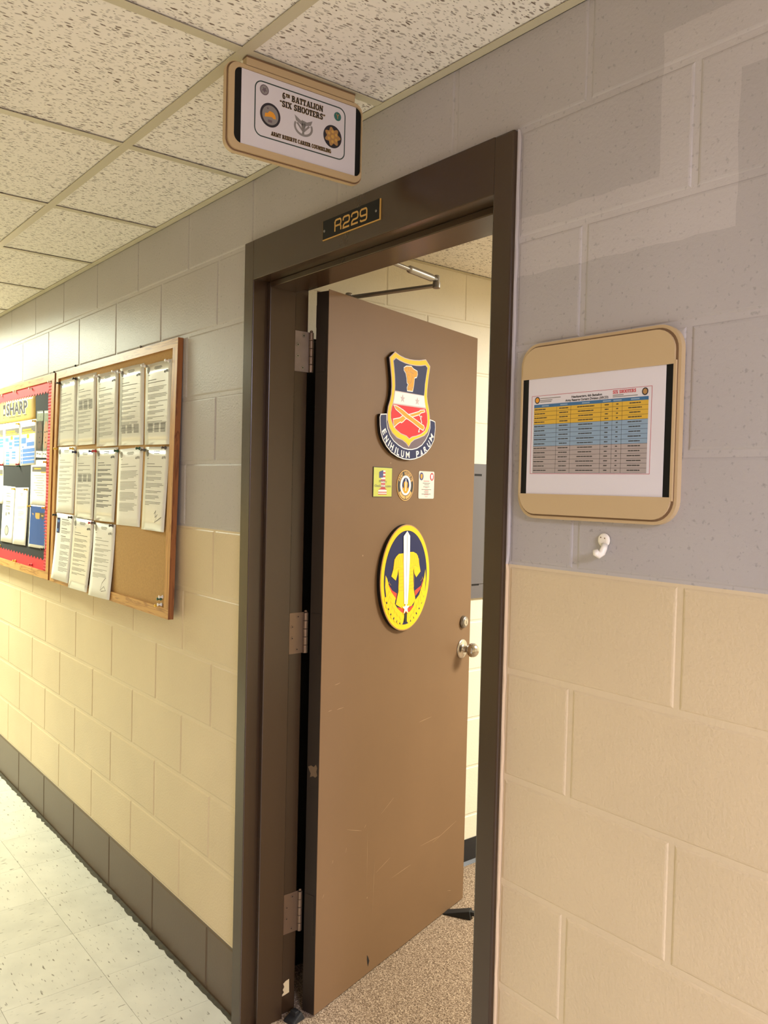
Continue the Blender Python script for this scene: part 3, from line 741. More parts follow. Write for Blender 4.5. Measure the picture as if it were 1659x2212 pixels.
for (xa, za), (xb, zb) in SCR:
    sm.prism(ribbon([(xa, za), ((xa * 2 + xb) / 3 + 0.0006, (za * 2 + zb) / 3), (xb, zb)], [0.0004, 0.0016, 0.0004]), 0, 0.0003)
for x, z in ((0.2548, 0.2555), (0.33, 1.64), (0.19, 1.35)):
    sm.prism(star(x, z, 0.0035, 0.002, 4, 0.3), 0, 0.0003)
tag(sm.build('scratches', M['scratch'], door), kind='stuff')
art(door, 'dent', [[(0.262, 0.066), (0.268, 0.058), (0.275, 0.042), (0.268, 0.026), (0.264, 0.04), (0.262, 0.05)]], M['dark_hole'], 0, 0.0003)
sc = MB()
bl = [(-0.0415, 0.736), (-0.03, 0.742), (-0.02, 0.739), (-0.012, 0.748), (-0.007, 0.738), (-0.010, 0.727), (-0.006, 0.716), (-0.014, 0.709), (-0.022, 0.712), (-0.034, 0.706), (-0.031, 0.718), (-0.037, 0.727)]
sc.add([(-0.0008, -a, z) for a, z in bl], [tuple(range(len(bl)))])
sc.build('scuff', M['scuff'], door)
# lock and knob
nrm = (0, -1, 0)
kn = MB().lathe([(0.036, 0), (0.036, 0.002), (0.033, 0.006), (0.022, 0.008), (0.013, 0.010), (0.0115, 0.024), (0.013, 0.027)], (0.823, 0, 0.969), nrm, 36).build('knob_rose', M['steel'], door, True)
prof = [(0.012, 0.023)]
for i in range(1, 14):
    a = -PI / 2 + 0.45 + (PI - 0.45) * i / 14
    prof.append((0.0265 * math.cos(a), 0.047 + 0.0235 * math.sin(a)))
prof.append((0.0005, 0.0705))
MB().lathe(prof, (0.823, 0, 0.969), nrm, 36).build('knob', M['steel'], door, True)
lk = MB().lathe([(0.0225, 0), (0.0225, 0.004), (0.0205, 0.011), (0.0185, 0.013), (0.0150, 0.0132)], (0.826, 0, 1.069), nrm, 32).build('deadbolt', M['steel_dull'], door, True)
MB().lathe([(0.0145, 0.0125), (0.0145, 0.0145), (0.013, 0.0150)], (0.826, 0, 1.069), nrm, 24).build('cylinder', M['steel'], lk, True)
art(lk, 'keyway', [rect(0.8246, 0.8274, 1.062, 1.074)], M['dark_hole'], 0.0149, 0.0152)
MB().box(DW - 0.0005, DW + 0.001, 0.010, 0.035, 0.94, 1.00).build('latch_plate', M['steel_dull'], door)
# hinges
for z0, z1, tone in ((1.891, 2.007, 'bare'), (1.070, 1.190, 'hinge'), (0.240, 0.359, 'hinge')):
    px, py = 0.0855, 0.176
    h = MB()
    for i in range(5):
        a, b = z0 + (z1 - z0) * i / 5, z0 + (z1 - z0) * (i + 1) / 5 - 0.0012
        h.lathe([(0.0064, 0), (0.0070, 0.0006), (0.0070, b - a - 0.0006), (0.0064, b - a)], dl(px, py, a), (0, 0, 1), 16)
    h.lathe([(0.0045, 0), (0.0045, 0.004), (0.002, 0.006)], dl(px, py, z1), (0, 0, 1), 12)
    hg = h.build('hinge', M['hinge'], door, True)
    q = MB()
    p = [dl(0.0802, 0.121, 0), dl(0.0818, 0.121, 0), dl(0.0818, 0.1725, 0), dl(0.0802, 0.1725, 0)]
    q.add([(a, b, z) for z in (z0, z1) for a, b, _ in p], [(3, 2, 1, 0), (4, 5, 6, 7), (0, 1, 5, 4), (1, 2, 6, 5), (2, 3, 7, 6), (3, 0, 4, 7)])
    q.build('hinge_leaf', M[tone], hg)
    MB().box(-0.0018, -0.0006, 0.008, 0.0440, z0, z1).build('hinge_leaf', M['edge_shade'], hg)  # door-side leaf takes the same colour with the shade painted in
    for k, (yy, t) in enumerate(((0.152, 0.10), (0.133, 0.34), (0.133, 0.62), (0.150, 0.90))):
        zc = z1 - (z1 - z0) * t
        s_ = MB().lathe([(0.0055, 0), (0.0050, 0.0008), (0.0018, 0.0009)], dl(0.0818, yy, zc), (ct, -st_, 0), 14).build('screw', M['steel_dull'] if tone == 'bare' else M['hinge'], hg)
        MB().lathe([(0.0021, 0.0008), (0.0016, 0.0012)], dl(0.0818, yy, zc), (ct, -st_, 0), 8).build('screw_slot', M['dark_hole'], hg)
# door closer
zc = 2.148
MB().box(0.06, 0.30, DT, DT + 0.055, 2.03, 2.105).build('closer_body', M['steel_dull'], door, bevel=0.006)
arm0 = dl(0.030, 0.348, zc); elb = dl(0.334, 0.436, zc)
a3 = Vector(dl(0.030, 0.348, zc - 0.004)); e3 = Vector(dl(0.334, 0.436, zc - 0.004))
dv = (e3 - a3).normalized(); sd = Vector((-dv.y, dv.x, 0))
q = MB()
q.add([tuple(p + sd * s1 * wd + Vector((0, 0, hz))) for p, wd in ((a3, 0.011), (e3, 0.008)) for s1, hz in ((-1, -0.004), (1, -0.004), (1, 0.004), (-1, 0.004))], [(0, 1, 2, 3), (7, 6, 5, 4), (0, 4, 5, 1), (1, 5, 6, 2), (2, 6, 7, 3), (3, 7, 4, 0)])
q.build('closer_arm', M['steel_dull'], door, bevel=0.001)
MB().lathe([(0.012, 0), (0.012, 0.05), (0.009, 0.056)], dl(0.030, 0.348, zc - 0.046), (0, 0, 1), 16).build('spindle', M['steel_dull'], door, True)
sh = dl(0.402, 0.176, zc + 0.004)
f0, f1 = Vector(elb) + Vector((0, 0, 0.012)), Vector(sh) + Vector((0, 0, 0.008))
pts = [f0 + (f1 - f0) * t for t in (0.02, 0.08, 0.10, 0.50, 0.52, 0.53, 1.0)]
MB().tube(pts, [0.008, 0.008, 0.0105, 0.0105, 0.0085, 0.0058, 0.0058], 14).build('closer_forearm', M['steel_dull'], door, True)
MB().lathe([(0.010, -0.012), (0.011, -0.010), (0.011, 0.004), (0.009, 0.006), (0.009, 0.022), (0.006, 0.025)], elb, (0, 0, 1), 18).build('elbow', M['steel_dull'], door, True)
q = MB(); p = [dl(0.37, YR + 0.0005, 0), dl(0.44, YR + 0.0005, 0), dl(0.44, YR + 0.02, 0), dl(0.37, YR + 0.02, 0)]
q.add([(a, b, z) for z in (2.145, 2.175) for a, b, _ in p], [(3, 2, 1, 0), (4, 5, 6, 7), (0, 1, 5, 4), (1, 2, 6, 5), (2, 3, 7, 6), (3, 0, 4, 7)])
q.build('closer_shoe', M['steel_dull'], door)

def on_door(name, label, cat, x, z, group=None):
    """a thing fixed on the door face; its local x runs towards the knob"""
    return thing(name, (DX + x * ct, DY + x * st_, z), (0, 0, TH), label, cat, group)
def sh2(p, ox, oz):
    if isinstance(p[0], (int, float)): return (p[0] - ox, p[1] - oz)
    return [sh2(q, ox, oz) for q in p]

# shield plaque -------------------------------------------------------------
SH_outer = [(0.3224, 1.9933), (0.3503, 1.9858), (0.3786, 1.982), (0.4073, 1.9811), (0.4364, 1.9828), (0.4658, 1.9862), (0.5052, 1.9943), (0.5343, 1.9746), (0.5302, 1.9553), (0.5238, 1.9259), (0.5195, 1.8948), (0.5186, 1.8723), (0.5234, 1.8523), (0.5321, 1.8327), (0.5393, 1.8045), (0.5414, 1.7841), (0.5372, 1.7653), (0.5263, 1.7502), (0.5076, 1.7377), (0.4777, 1.7288), (0.4482, 1.7209), (0.4266, 1.7097), (0.4138, 1.6951), (0.3978, 1.7061), (0.3761, 1.7147), (0.3443, 1.7206), (0.3162, 1.7343), (0.2984, 1.7522), (0.2881, 1.7744), (0.2867, 1.7933), (0.2907, 1.8166), (0.3, 1.8365), (0.306, 1.8562), (0.3083, 1.8814), (0.3054, 1.9097), (0.299, 1.9414), (0.292, 1.9718)]
SH_blue = [(0.3267, 1.9723), (0.3511, 1.967), (0.3794, 1.9636), (0.4081, 1.9625), (0.4446, 1.964), (0.4742, 1.9673), (0.5024, 1.973), (0.5142, 1.9665), (0.5077, 1.9403), (0.5014, 1.9111), (0.499, 1.8824), (0.4975, 1.8721), (0.3258, 1.8708), (0.3268, 1.8873), (0.324, 1.9139), (0.3195, 1.9402), (0.314, 1.9634)]
SH_band = [(0.3253, 1.8679), (0.4976, 1.8701), (0.5015, 1.8522), (0.5077, 1.8335), (0.3173, 1.8301), (0.3217, 1.8463)]
SH_red = [(0.3164, 1.8266), (0.5103, 1.8291), (0.5196, 1.8111), (0.5226, 1.7868), (0.5176, 1.7701), (0.5068, 1.755), (0.4845, 1.7434), (0.4549, 1.7354), (0.4293, 1.7308), (0.4151, 1.7239), (0.3985, 1.7318), (0.3645, 1.7375), (0.3361, 1.7491), (0.3184, 1.7633), (0.3074, 1.7817), (0.3067, 1.7989), (0.311, 1.8165)]
SH_inner = SH_blue[:12] + SH_band[1:4] + SH_red[1:] + SH_red[:1] + SH_band[4:] + SH_band[:1] + SH_blue[12:]
SH_scroll = [(0.252, 1.7904), (0.285, 1.7941), (0.286, 1.7685), (0.2919, 1.7479), (0.3062, 1.7279), (0.3274, 1.7118), (0.3556, 1.6998), (0.3842, 1.6916), (0.413, 1.6891), (0.4348, 1.6902), (0.4642, 1.6957), (0.4938, 1.7074), (0.5159, 1.725), (0.5342, 1.7466), (0.543, 1.7678), (0.5416, 1.7965), (0.5634, 1.7937), (0.5762, 1.7909), (0.5796, 1.7704), (0.5772, 1.7536), (0.572, 1.7265), (0.552, 1.702), (0.524, 1.681), (0.487, 1.6655), (0.4511, 1.6568), (0.4219, 1.6533), (0.3858, 1.6542), (0.3503, 1.6606), (0.3153, 1.6726), (0.2876, 1.6904), (0.2668, 1.7101), (0.2543, 1.7321), (0.2491, 1.7562), (0.2475, 1.7806)]
SH_cres = [(0.2867, 1.7933), (0.2919, 1.7479), (0.3062, 1.7279), (0.3274, 1.7118), (0.3556, 1.6998), (0.3842, 1.6916), (0.413, 1.6891), (0.4348, 1.6902), (0.4642, 1.6957), (0.4938, 1.7074), (0.5159, 1.725), (0.5342, 1.7466), (0.543, 1.7678), (0.5398, 1.7943), (0.4725, 1.7587), (0.411, 1.7346), (0.3465, 1.7499)]
SH_bust = [(0.373, 1.9491), (0.3869, 1.9558), (0.4155, 1.9586), (0.4267, 1.9521), (0.4509, 1.9473), (0.4532, 1.9376), (0.4481, 1.927), (0.4354, 1.9234), (0.4326, 1.9032), (0.4296, 1.889), (0.4257, 1.8786), (0.3957, 1.8774), (0.3935, 1.887), (0.4001, 1.8985), (0.3928, 1.9026), (0.3903, 1.918), (0.3843, 1.933), (0.3733, 1.9413)]
SH_rifle = [(0.3194, 1.7788), (0.3554, 1.7856), (0.3761, 1.796), (0.4152, 1.8023), (0.4699, 1.816), (0.4753, 1.8205), (0.5017, 1.8238), (0.5038, 1.8189), (0.4795, 1.8128), (0.4704, 1.8059), (0.463, 1.8043), (0.4157, 1.7924), (0.3872, 1.7852), (0.3752, 1.7764), (0.3648, 1.7717), (0.3594, 1.7742), (0.344, 1.7672), (0.3238, 1.755)]
SH_sword = [(0.3193, 1.823), (0.3365, 1.8217), (0.3719, 1.8123), (0.4009, 1.8011), (0.4266, 1.7933), (0.4984, 1.7707), (0.5025, 1.7649), (0.4953, 1.7563), (0.4762, 1.761), (0.4272, 1.7784), (0.387, 1.7901), (0.3583, 1.8014), (0.33, 1.8125)]
SH_let = [(0.2723, 1.7361), (0.2849, 1.7141), (0.3012, 1.7016), (0.3162, 1.6919), (0.3373, 1.6814), (0.3531, 1.6763), (0.378, 1.6716), (0.4084, 1.67), (0.4681, 1.6747), (0.4931, 1.6799), (0.5150, 1.6935), (0.5375, 1.7115), (0.5530, 1.7350)]
def shield():
    ox, oz = 0.4135, 1.6533
    t = on_door('shield_plaque', 'shield crest plaque, navy over white over red, with a motto scroll, on the door', 'plaque', ox, oz)
    g = lambda p: sh2(p, ox, oz)
    bk = art(t, 'backing', [g(SH_scroll), g(SH_outer), g(SH_cres)], M['edge_black'], 0.0005, 0.0105)
    s = art(t, 'scroll', g(SH_scroll), M['enamel_white'], 0.0105, 0.0118)
    art(s, 'scroll_field', inset(g(SH_scroll), 0.0032), M['navy'], 0.0118, 0.0124)
    art(t, 'crescent', g(SH_cres), M['mauve'], 0.0105, 0.0117)
    b = art(t, 'border', g(SH_outer), M['silver'], 0.0105, 0.0124)
    art(b, 'border_gold', inset(g(SH_outer), 0.0028), M['yellow'], 0.0124, 0.0130)
    art(b, 'border_line', inset(g(SH_inner), -0.0028), M['silver'], 0.0130, 0.0133)
    art(t, 'upper_field', g(SH_blue), M['navy'], 0.0133, 0.0137)
    art(t, 'band', g(SH_band), M['enamel_white'], 0.0133, 0.0138)
    art(t, 'lower_field', g(SH_red), M['red'], 0.0133, 0.0137)
    bu = art(t, 'bust', inset(g(SH_bust), -0.002), M['enamel_white'], 0.0137, 0.0141)
    art(bu, 'bust_gold', inset(g(SH_bust), 0.0012), M['amber'], 0.0141, 0.0150)
    ln = [ribbon([(0.386, 1.9385), (0.40, 1.9365), (0.412, 1.9405), (0.43, 1.9365)], 0.0016), ribbon([(0.397, 1.928), (0.404, 1.929)], 0.002), ribbon([(0.399, 1.9085), (0.407, 1.9085)], 0.0016), ribbon([(0.414, 1.934), (0.421, 1.926), (0.417, 1.912), (0.409, 1.901)], 0.0016), ribbon([(0.3975, 1.8885), (0.428, 1.8905)], 0.0014), ribbon([(0.398, 1.8835), (0.427, 1.8855)], 0.0012)]
    ln += [ribbon([(0.386 + 0.012 * i, 1.943 + 0.001 * i), (0.383 + 0.0135 * i, 1.953 - 0.0006 * i * i)], 0.0015) for i in range(5)]
    art(bu, 'bust_lines', [g(p) for p in ln], M['amber_dark'], 0.0150, 0.0152)
    for x, z in ((0.3692, 1.8492), (0.4565, 1.8489)):
        art(t, 'star', star(x - ox, z - oz, 0.0135, 0.0055), M['silver'], 0.0138, 0.0143)
    for nm, p, d in (('rifle', SH_rifle, 0.0), ('bayonet', SH_sword, 0.0007)):
        o = art(t, nm, inset(g(p), -0.0022), M['enamel_white'], 0.0137, 0.0141 + d)
        art(o, nm + '_gold', inset(g(p), 0.0008), M['amber'], 0.0141 + d, 0.0146 + d)
    cr_ = [ribbon([(0.468, 1.805), (0.478, 1.798), (0.485, 1.800), (0.480, 1.803)], 0.003), ribbon([(0.480, 1.792), (0.486, 1.779)], 0.0035), ribbon([(0.468, 1.752), (0.478, 1.764)], 0.0035), ell(0.4695, 1.750, 0.004, 0.0035, 12), ell(0.4795, 1.7925, 0.0035, 0.0035, 12)]
    art(t, 'crossguard', [g(p) for p in cr_], M['enamel_white'], 0.0137, 0.0149)
    mb = MB()
    txt = 'ENIHILUMPARUM'
    for i, ch in enumerate(txt):
        a, b2 = SH_let[max(0, i - 1)], SH_let[min(len(txt) - 1, i + 1)]
        rot = math.atan2(b2[1] - a[1], b2[0] - a[0])
        x, z = SH_let[i]
        add_text(mb, ch, x - ox, z - oz, 0.0215, 0.01262, width={'M': 0.0225, 'I': 0.0050, 'L': 0.0140, 'E': 0.0150}.get(ch, 0.0170), bold=0.0003 if ch == 'M' else 0.0009, rot=rot)
        if i == 7: mb.build('motto_word', M['enamel_white'], s); mb = MB()
    mb.build('motto_word', M['enamel_white'], s)
shield()

# oval plaque -------------------------------------------------------------
OV = dict(
 blade=[(0.4117, 1.4201), (0.429, 1.4038), (0.4308, 1.3275), (0.4276, 1.2305), (0.4239, 1.1781), (0.4038, 1.1801), (0.3994, 1.2467), (0.3943, 1.3296), (0.3911, 1.4038)],
 armL=[(0.395, 1.3474), (0.3681, 1.3474), (0.3539, 1.3401), (0.3423, 1.3299), (0.3396, 1.3139), (0.3365, 1.2979), (0.3264, 1.277), (0.3524, 1.2615), (0.3613, 1.2798), (0.3653, 1.2986), (0.3711, 1.2546), (0.3686, 1.222), (0.3557, 1.1837), (0.3905, 1.1678), (0.408, 1.1631), (0.4, 1.3458)],
 armR=[(0.4273, 1.3498), (0.4527, 1.3494), (0.4737, 1.3419), (0.4875, 1.3242), (0.4909, 1.307), (0.4999, 1.281), (0.4746, 1.263), (0.4638, 1.2751), (0.4552, 1.2953), (0.4569, 1.256), (0.4609, 1.2248), (0.4729, 1.1871), (0.4506, 1.1697), (0.4204, 1.1646)],
 wingL=[(0.2948, 1.2821), (0.3046, 1.2707), (0.315, 1.2457), (0.33, 1.2255), (0.3548, 1.2042), (0.3508, 1.1856), (0.3659, 1.1704), (0.3911, 1.1539), (0.4111, 1.1489), (0.4024, 1.1195), (0.3726, 1.1272), (0.338, 1.149), (0.318, 1.1728), (0.3025, 1.2066), (0.294, 1.2448)],
 wingR=[(0.5315, 1.2859), (0.5356, 1.2555), (0.532, 1.2186), (0.5178, 1.1798), (0.4926, 1.154), (0.4625, 1.1319), (0.4325, 1.1186), (0.4249, 1.1196), (0.4161, 1.1484), (0.4412, 1.1512), (0.461, 1.1658), (0.4704, 1.1846), (0.4957, 1.2019), (0.5127, 1.2317), (0.5248, 1.2592)],
 redL=[(0.3123, 1.2526), (0.3345, 1.2305), (0.3614, 1.2186), (0.3575, 1.1985), (0.3253, 1.2233)], redR=[(0.517, 1.2541), (0.5074, 1.2321), (0.4689, 1.2185), (0.4723, 1.1999), (0.5002, 1.2185), (0.5125, 1.2374)],
 redB=[(0.3658, 1.1731), (0.3911, 1.1525), (0.4137, 1.1464), (0.4413, 1.1489), (0.4618, 1.17), (0.4305, 1.1635), (0.3954, 1.1672)], hilt=[(0.407, 1.1508), (0.4221, 1.1491), (0.4225, 1.1185), (0.4084, 1.1202)])
def oval():
    cx, cz, a, b = 0.4145, 1.2665, 0.1475, 0.1755
    oz = cz - b
    t = on_door('oval_plaque', 'oval plaque with a gold breastplate, white sword and wings on navy, on the door', 'plaque', cx, oz)
    g = lambda p: sh2(p, cx, oz)
    art(t, 'backing', ell(0, b, a, b, 72), M['edge_black'], 0.0005, 0.0115)
    rim = art(t, 'rim', ell(0, b, a - 0.0005, b - 0.0005, 72), M['bronze'], 0.0115, 0.0130)
    art(rim, 'rim_gold', ell(0, b, a - 0.004, b - 0.004, 72), M['yellow'], 0.0130, 0.0138)
    art(t, 'field', ell(0, b, a - 0.0205, b - 0.0205, 72), M['navy'], 0.0138, 0.0143)
    for k in ('redL', 'redR', 'redB'):
        art(t, 'red_sash', g(OV[k]), M['red2'], 0.0143, 0.0147)
    for k in ('wingL', 'wingR'):
        o = art(t, 'wing', g(OV[k]), M['yellow'], 0.0143, 0.0149)
        s = -1 if k == 'wingL' else 1
        ln = []
        for i in range(8):
            f = i / 7
            ang = (1.25 - 1.75 * f)
            ax, az = 0.4145 + s * (0.098 - 0.062 * f * f), 1.262 - 0.118 * f ** 0.75
            ln.append(ribbon([(ax, az), (ax + s * 0.014 * math.sin(ang), az - 0.022 + 0.008 * f)], 0.0012))
            ln.append(ribbon([(ax + s * 0.002, az - 0.004), (ax - s * 0.010, az - 0.014)], 0.0010))
        art(o, 'feather_lines', [g(p) for p in ln], M['yellow_line'], 0.0149, 0.0151)
        tips = [ell((0.4145 + s * x), z, 0.0085, 0.0085, 14) for x, z in ((0.114, 1.205), (0.105, 1.183), (0.092, 1.163), (0.076, 1.147), (0.058, 1.134), (0.040, 1.126), (0.021, 1.122))]
        art(o, 'feather_tips', [g(p) for p in tips], M['yellow'], 0.0143, 0.0148)
    for k in ('armL', 'armR'):
        o = art(t, 'breastplate', g(OV[k]), M['yellow'], 0.0147, 0.0154)
        s = -1 if k == 'armL' else 1
        ln = []
        for i in range(7):
            z = 1.296 - 0.0115 * i
            ln.append(ribbon([(0.4145 + s * 0.018, z), (0.4145 + s * 0.043, z + 0.001 * s)], 0.0011))
        for i in range(5):
            ln.append(ribbon([(0.4145 + s * (0.022 + 0.011 * i), 1.345 - 0.002 * i), (0.4145 + s * (0.028 + 0.012 * i), 1.310 - 0.003 * i)], 0.0011))
        ln.append(ribbon([(0.4145 + s * 0.045, 1.297), (0.4145 + s * 0.046, 1.235), (0.4145 + s * 0.043, 1.22)], 0.0012))
        ln.append(ribbon([(0.4145 + s * 0.03, 1.3), (0.4145 + s * 0.05, 1.304), (0.4145 + s * 0.072, 1.296)], 0.0012))
        art(o, 'plate_lines', [g(p) for p in ln], M['yellow_line'], 0.0154, 0.0156)
    sw = art(t, 'sword', g(OV['blade']), M['enamel_white'], 0.0156, 0.0166)
    art(sw, 'fuller', [g(ribbon([(0.4115, 1.415), (0.4125, 1.33), (0.4135, 1.19)], 0.0016))], M['seal_grey'], 0.0166, 0.0168)
    art(sw, 'hilt', g(OV['hilt']), M['black_ink'], 0.0151, 0.0160)
    st = art(t, 'star', [g(star(0.4139, 1.1653, 0.0255, 0.0105))], M['yellow'], 0.0160, 0.0167)
    art(st, 'star_white', [g(star(0.4139, 1.1653, 0.0215, 0.0085))], M['enamel_white'], 0.0167, 0.0170)
oval()

# three small magnets in a row ------------------------------------------------
GM = 'small magnets between the two plaques'
t = on_door('square_magnet', 'lime green square magnet with a flag patterned number one', 'magnet', 0.286, 1.531, GM)
art(t, 'plate', rect(-0.0525, 0.0515, 0.0, 0.0945), M['edge_black'], 0.0003, 0.0020)
art(t, 'print', rect(-0.0505, 0.0495, 0.0015, 0.0925), M['lime'], 0.0020, 0.0023)
one = [(-0.022, 0.079), (-0.005, 0.084), (0.012, 0.084), (0.012, 0.024), (0.021, 0.0215), (0.021, 0.0075), (-0.025, 0.0075), (-0.025, 0.0215), (-0.011, 0.024), (-0.011, 0.062), (-0.022, 0.060)]
art(t, 'numeral', one, M['white'], 0.0023, 0.0025)
art(t, 'numeral_canton', [(-0.022, 0.079), (-0.005, 0.084), (0.0, 0.084), (0.0, 0.0615), (-0.022, 0.060)], M['flagblue'], 0.0025, 0.0027)
art(t, 'numeral_stripes', [rect(0.0005, 0.012, z, z + 0.0055) for z in (0.0735, 0.0625)] + [rect(-0.011, 0.012, z, z + 0.0055) for z in (0.0505, 0.0385, 0.0265)] + [[(-0.025, 0.0235), (-0.013, 0.0275), (0.013, 0.0275), (0.021, 0.0235)], rect(-0.025, 0.021, 0.0135, 0.0165), rect(-0.025, 0.021, 0.0075, 0.0100)], M['flagred'], 0.0025, 0.0027)
mb = MB(); add_text(mb, 'Military', 0.0, 0.0485, 0.0085, 0.0029, 0.042); add_text(mb, 'OneSource.com', 0.0, 0.0355, 0.0090, 0.0029, 0.088)
mb.build('lettering', M['ink_soft'], t)
t = on_door('round_magnet', 'round black and gold magnet with a ring of lettering', 'magnet', 0.416, 1.519, GM)
art(t, 'plate', ell(0, 0.0505, 0.0495, 0.0505, 48), M['gold_print'], 0.0003, 0.0020)
art(t, 'black_ring', ell(0, 0.0505, 0.0465, 0.0475, 48), M['black_ink'], 0.0020, 0.0022)
art(t, 'inner_ring', ell(0, 0.0505, 0.0325, 0.0335, 48), M['gold_print'], 0.0022, 0.0024)
art(t, 'white_ring', ell(0, 0.0505, 0.0315, 0.0325, 48), M['enamel_white'], 0.0024, 0.0026)
art(t, 'badge', ell(0, 0.0505, 0.0205, 0.0255, 40), M['navy'], 0.0026, 0.0028)
art(t, 'badge_wings', [[(-0.0205, 0.048), (-0.016, 0.034), (-0.008, 0.026), (0, 0.0245), (0.008, 0.026), (0.016, 0.034), (0.0205, 0.048), (0.013, 0.040), (0.010, 0.044), (0.0115, 0.058), (0.006, 0.064), (-0.006, 0.064), (-0.0115, 0.058), (-0.010, 0.044), (-0.013, 0.040)]], M['amber'], 0.0028, 0.0030)
art(t, 'badge_sword', [[(-0.002, 0.032), (0.002, 0.032), (0.0022, 0.070), (0, 0.075), (-0.0022, 0.070)]], M['enamel_white'], 0.0030, 0.0032)
mb = MB()
for i, ch in enumerate('ARMY RESERVE'):
    a = PI - 0.42 - (PI - 0.84) * i / 11
    if ch != ' ': add_text(mb, ch, 0.0395 * math.cos(a), 0.0505 + 0.0402 * math.sin(a), 0.0105, 0.0024, 0.0075 if ch != 'M' else 0.009, 0.0004, a - PI / 2)
mb.build('lettering', M['gold_print'], t)
art(t, 'lower_arc', [ribbon([(0.0395 * math.cos(a), 0.0505 + 0.0402 * math.sin(a)) for a in [PI + 0.55 + (PI - 1.1) / 2 * 0.96 * i / 8 for i in range(9)]], 0.0095), ribbon([(0.0395 * math.cos(a), 0.0505 + 0.0402 * math.sin(a)) for a in [2 * PI - 0.55 - (PI - 1.1) / 2 * 0.96 * i / 8 for i in range(9)]], 0.0095)], M['gold_print'], 0.0022, 0.0024)
t = on_door('card_magnet', 'pale rounded card magnet with two tiny crests and text lines', 'magnet', 0.546, 1.526, GM)
art(t, 'plate', rrect(-0.0495, 0.0495, 0, 0.0935, 0.006), M['card'], 0.0003, 0.0018)
for x, ring, core, nm in ((-0.033, 'navy', 'amber', 'crest'), (0.034, 'pinkred', 'enamel_white', 'crest')):
    c_ = art(t, nm, ell(x, 0.0755, 0.0125, 0.0135, 24), M['flagblue'] if ring == 'navy' else M['flagred'], 0.0018, 0.0020)
    art(c_, 'crest_core', [[(x - 0.006, 0.083), (x + 0.006, 0.083), (x + 0.006, 0.073), (x, 0.065), (x - 0.006, 0.073)]], M[core], 0.0020, 0.0022)
art(t, 'red_lines', [rect(-0.019, 0.017, 0.0585, 0.0610), rect(-0.008, 0.008, 0.0365, 0.0380), rect(-0.011, 0.013, 0.0265, 0.0285), rect(-0.014, 0.014, 0.0125, 0.0142), rect(-0.009, 0.009, 0.0060, 0.0075), rect(-0.010, 0.012, 0.0185, 0.0200)], M['pinkred'], 0.0018, 0.0019)['kind'] = 'stuff'
art(t, 'text_lines', [rect(-0.024, 0.022, 0.0515, 0.0538), rect(-0.014, 0.016, 0.0465, 0.0485), rect(-0.020, 0.019, 0.0395, 0.0415), rect(-0.031, 0.031, 0.0300, 0.0322), rect(-0.016, 0.014, 0.0220, 0.0242), rect(-0.030, 0.028, 0.0145, 0.0168)], M['ink_soft'], 0.0019, 0.0020)['kind'] = 'stuff'
# ------------------------------------------------------------------ room number plate on the frame head
t = thing('room_number_plate', (0.418, YF, 2.160), label='black engraved room number plate with gold digits on the door frame head', cat='number plate')
PW, PH = 0.226, 0.047
art(t, 'plate', rect(0, PW, 0, PH), M['gold'], 0.0, 0.0025)
art(t, 'face', [[(0.0008, 0.0022), (PW - 0.0028, 0.0022), (PW - 0.0028, PH), (0.0008, PH)]], M['black'], 0.0025, 0.0028)
def digit(ch, x, z, wd, h):
    r = 0.22
    def P(l): return [(x + a * wd, z + b * h) for a, b in l]
    def corner(cx, cz, a0, a1): return [(cx + r * math.cos(math.radians(a0 + (a1 - a0) * i / 4)), cz + r * math.sin(math.radians(a0 + (a1 - a0) * i / 4))) for i in range(5)]
    if ch == 'R': ps = [[(0.02, 0)] + [(0.02, 1 - r)] + corner(0.02 + r, 1 - r, 180, 90) + corner(1 - r, 1 - r, 90, 0) + corner(1 - r, 0.48 + r, 0, -90) + [(0.10, 0.48)], [(0.78, 0.48), (0.92, 0.42), (1.0, 0.30), (1.0, 0)]]
    if ch == '2': ps = [[(0, 0.70)] + corner(r, 1 - r, 180, 90) + corner(1 - r, 1 - r, 90, 0) + corner(1 - r, 0.50 + r * 0.7, 0, -80) + [(0.25, 0.42), (0.06, 0.28), (0.02, 0.04), (1, 0.04)]]
    if ch == '9': ps = [[(0.96, 0.44)] + corner(r, 0.44 + r, 270, 180) + corner(r, 1 - r, 180, 90) + [(0.75, 1)], [(0.70, 1)] + corner(1 - r, 1 - r, 90, 0) + corner(1 - r, r, 0, -90) + corner(r, r, 270, 200)]
    return [ribbon(P(p), 0.0042) for p in ps]
for i, ch in enumerate('R229'):
    art(t, 'character', digit(ch, 0.052 + i * 0.0335, 0.0115, 0.0245, 0.0265), M['gold'], 0.0028, 0.0031)
for x in (0.0085, PW - 0.014):
    s_ = MB().lathe([(0.0032, 0.0028), (0.0030, 0.0040), (0.0018, 0.0048)], (x, 0, PH * 0.47), (0, -1, 0), 14).build('screw', M['steel_dull'], t, True)

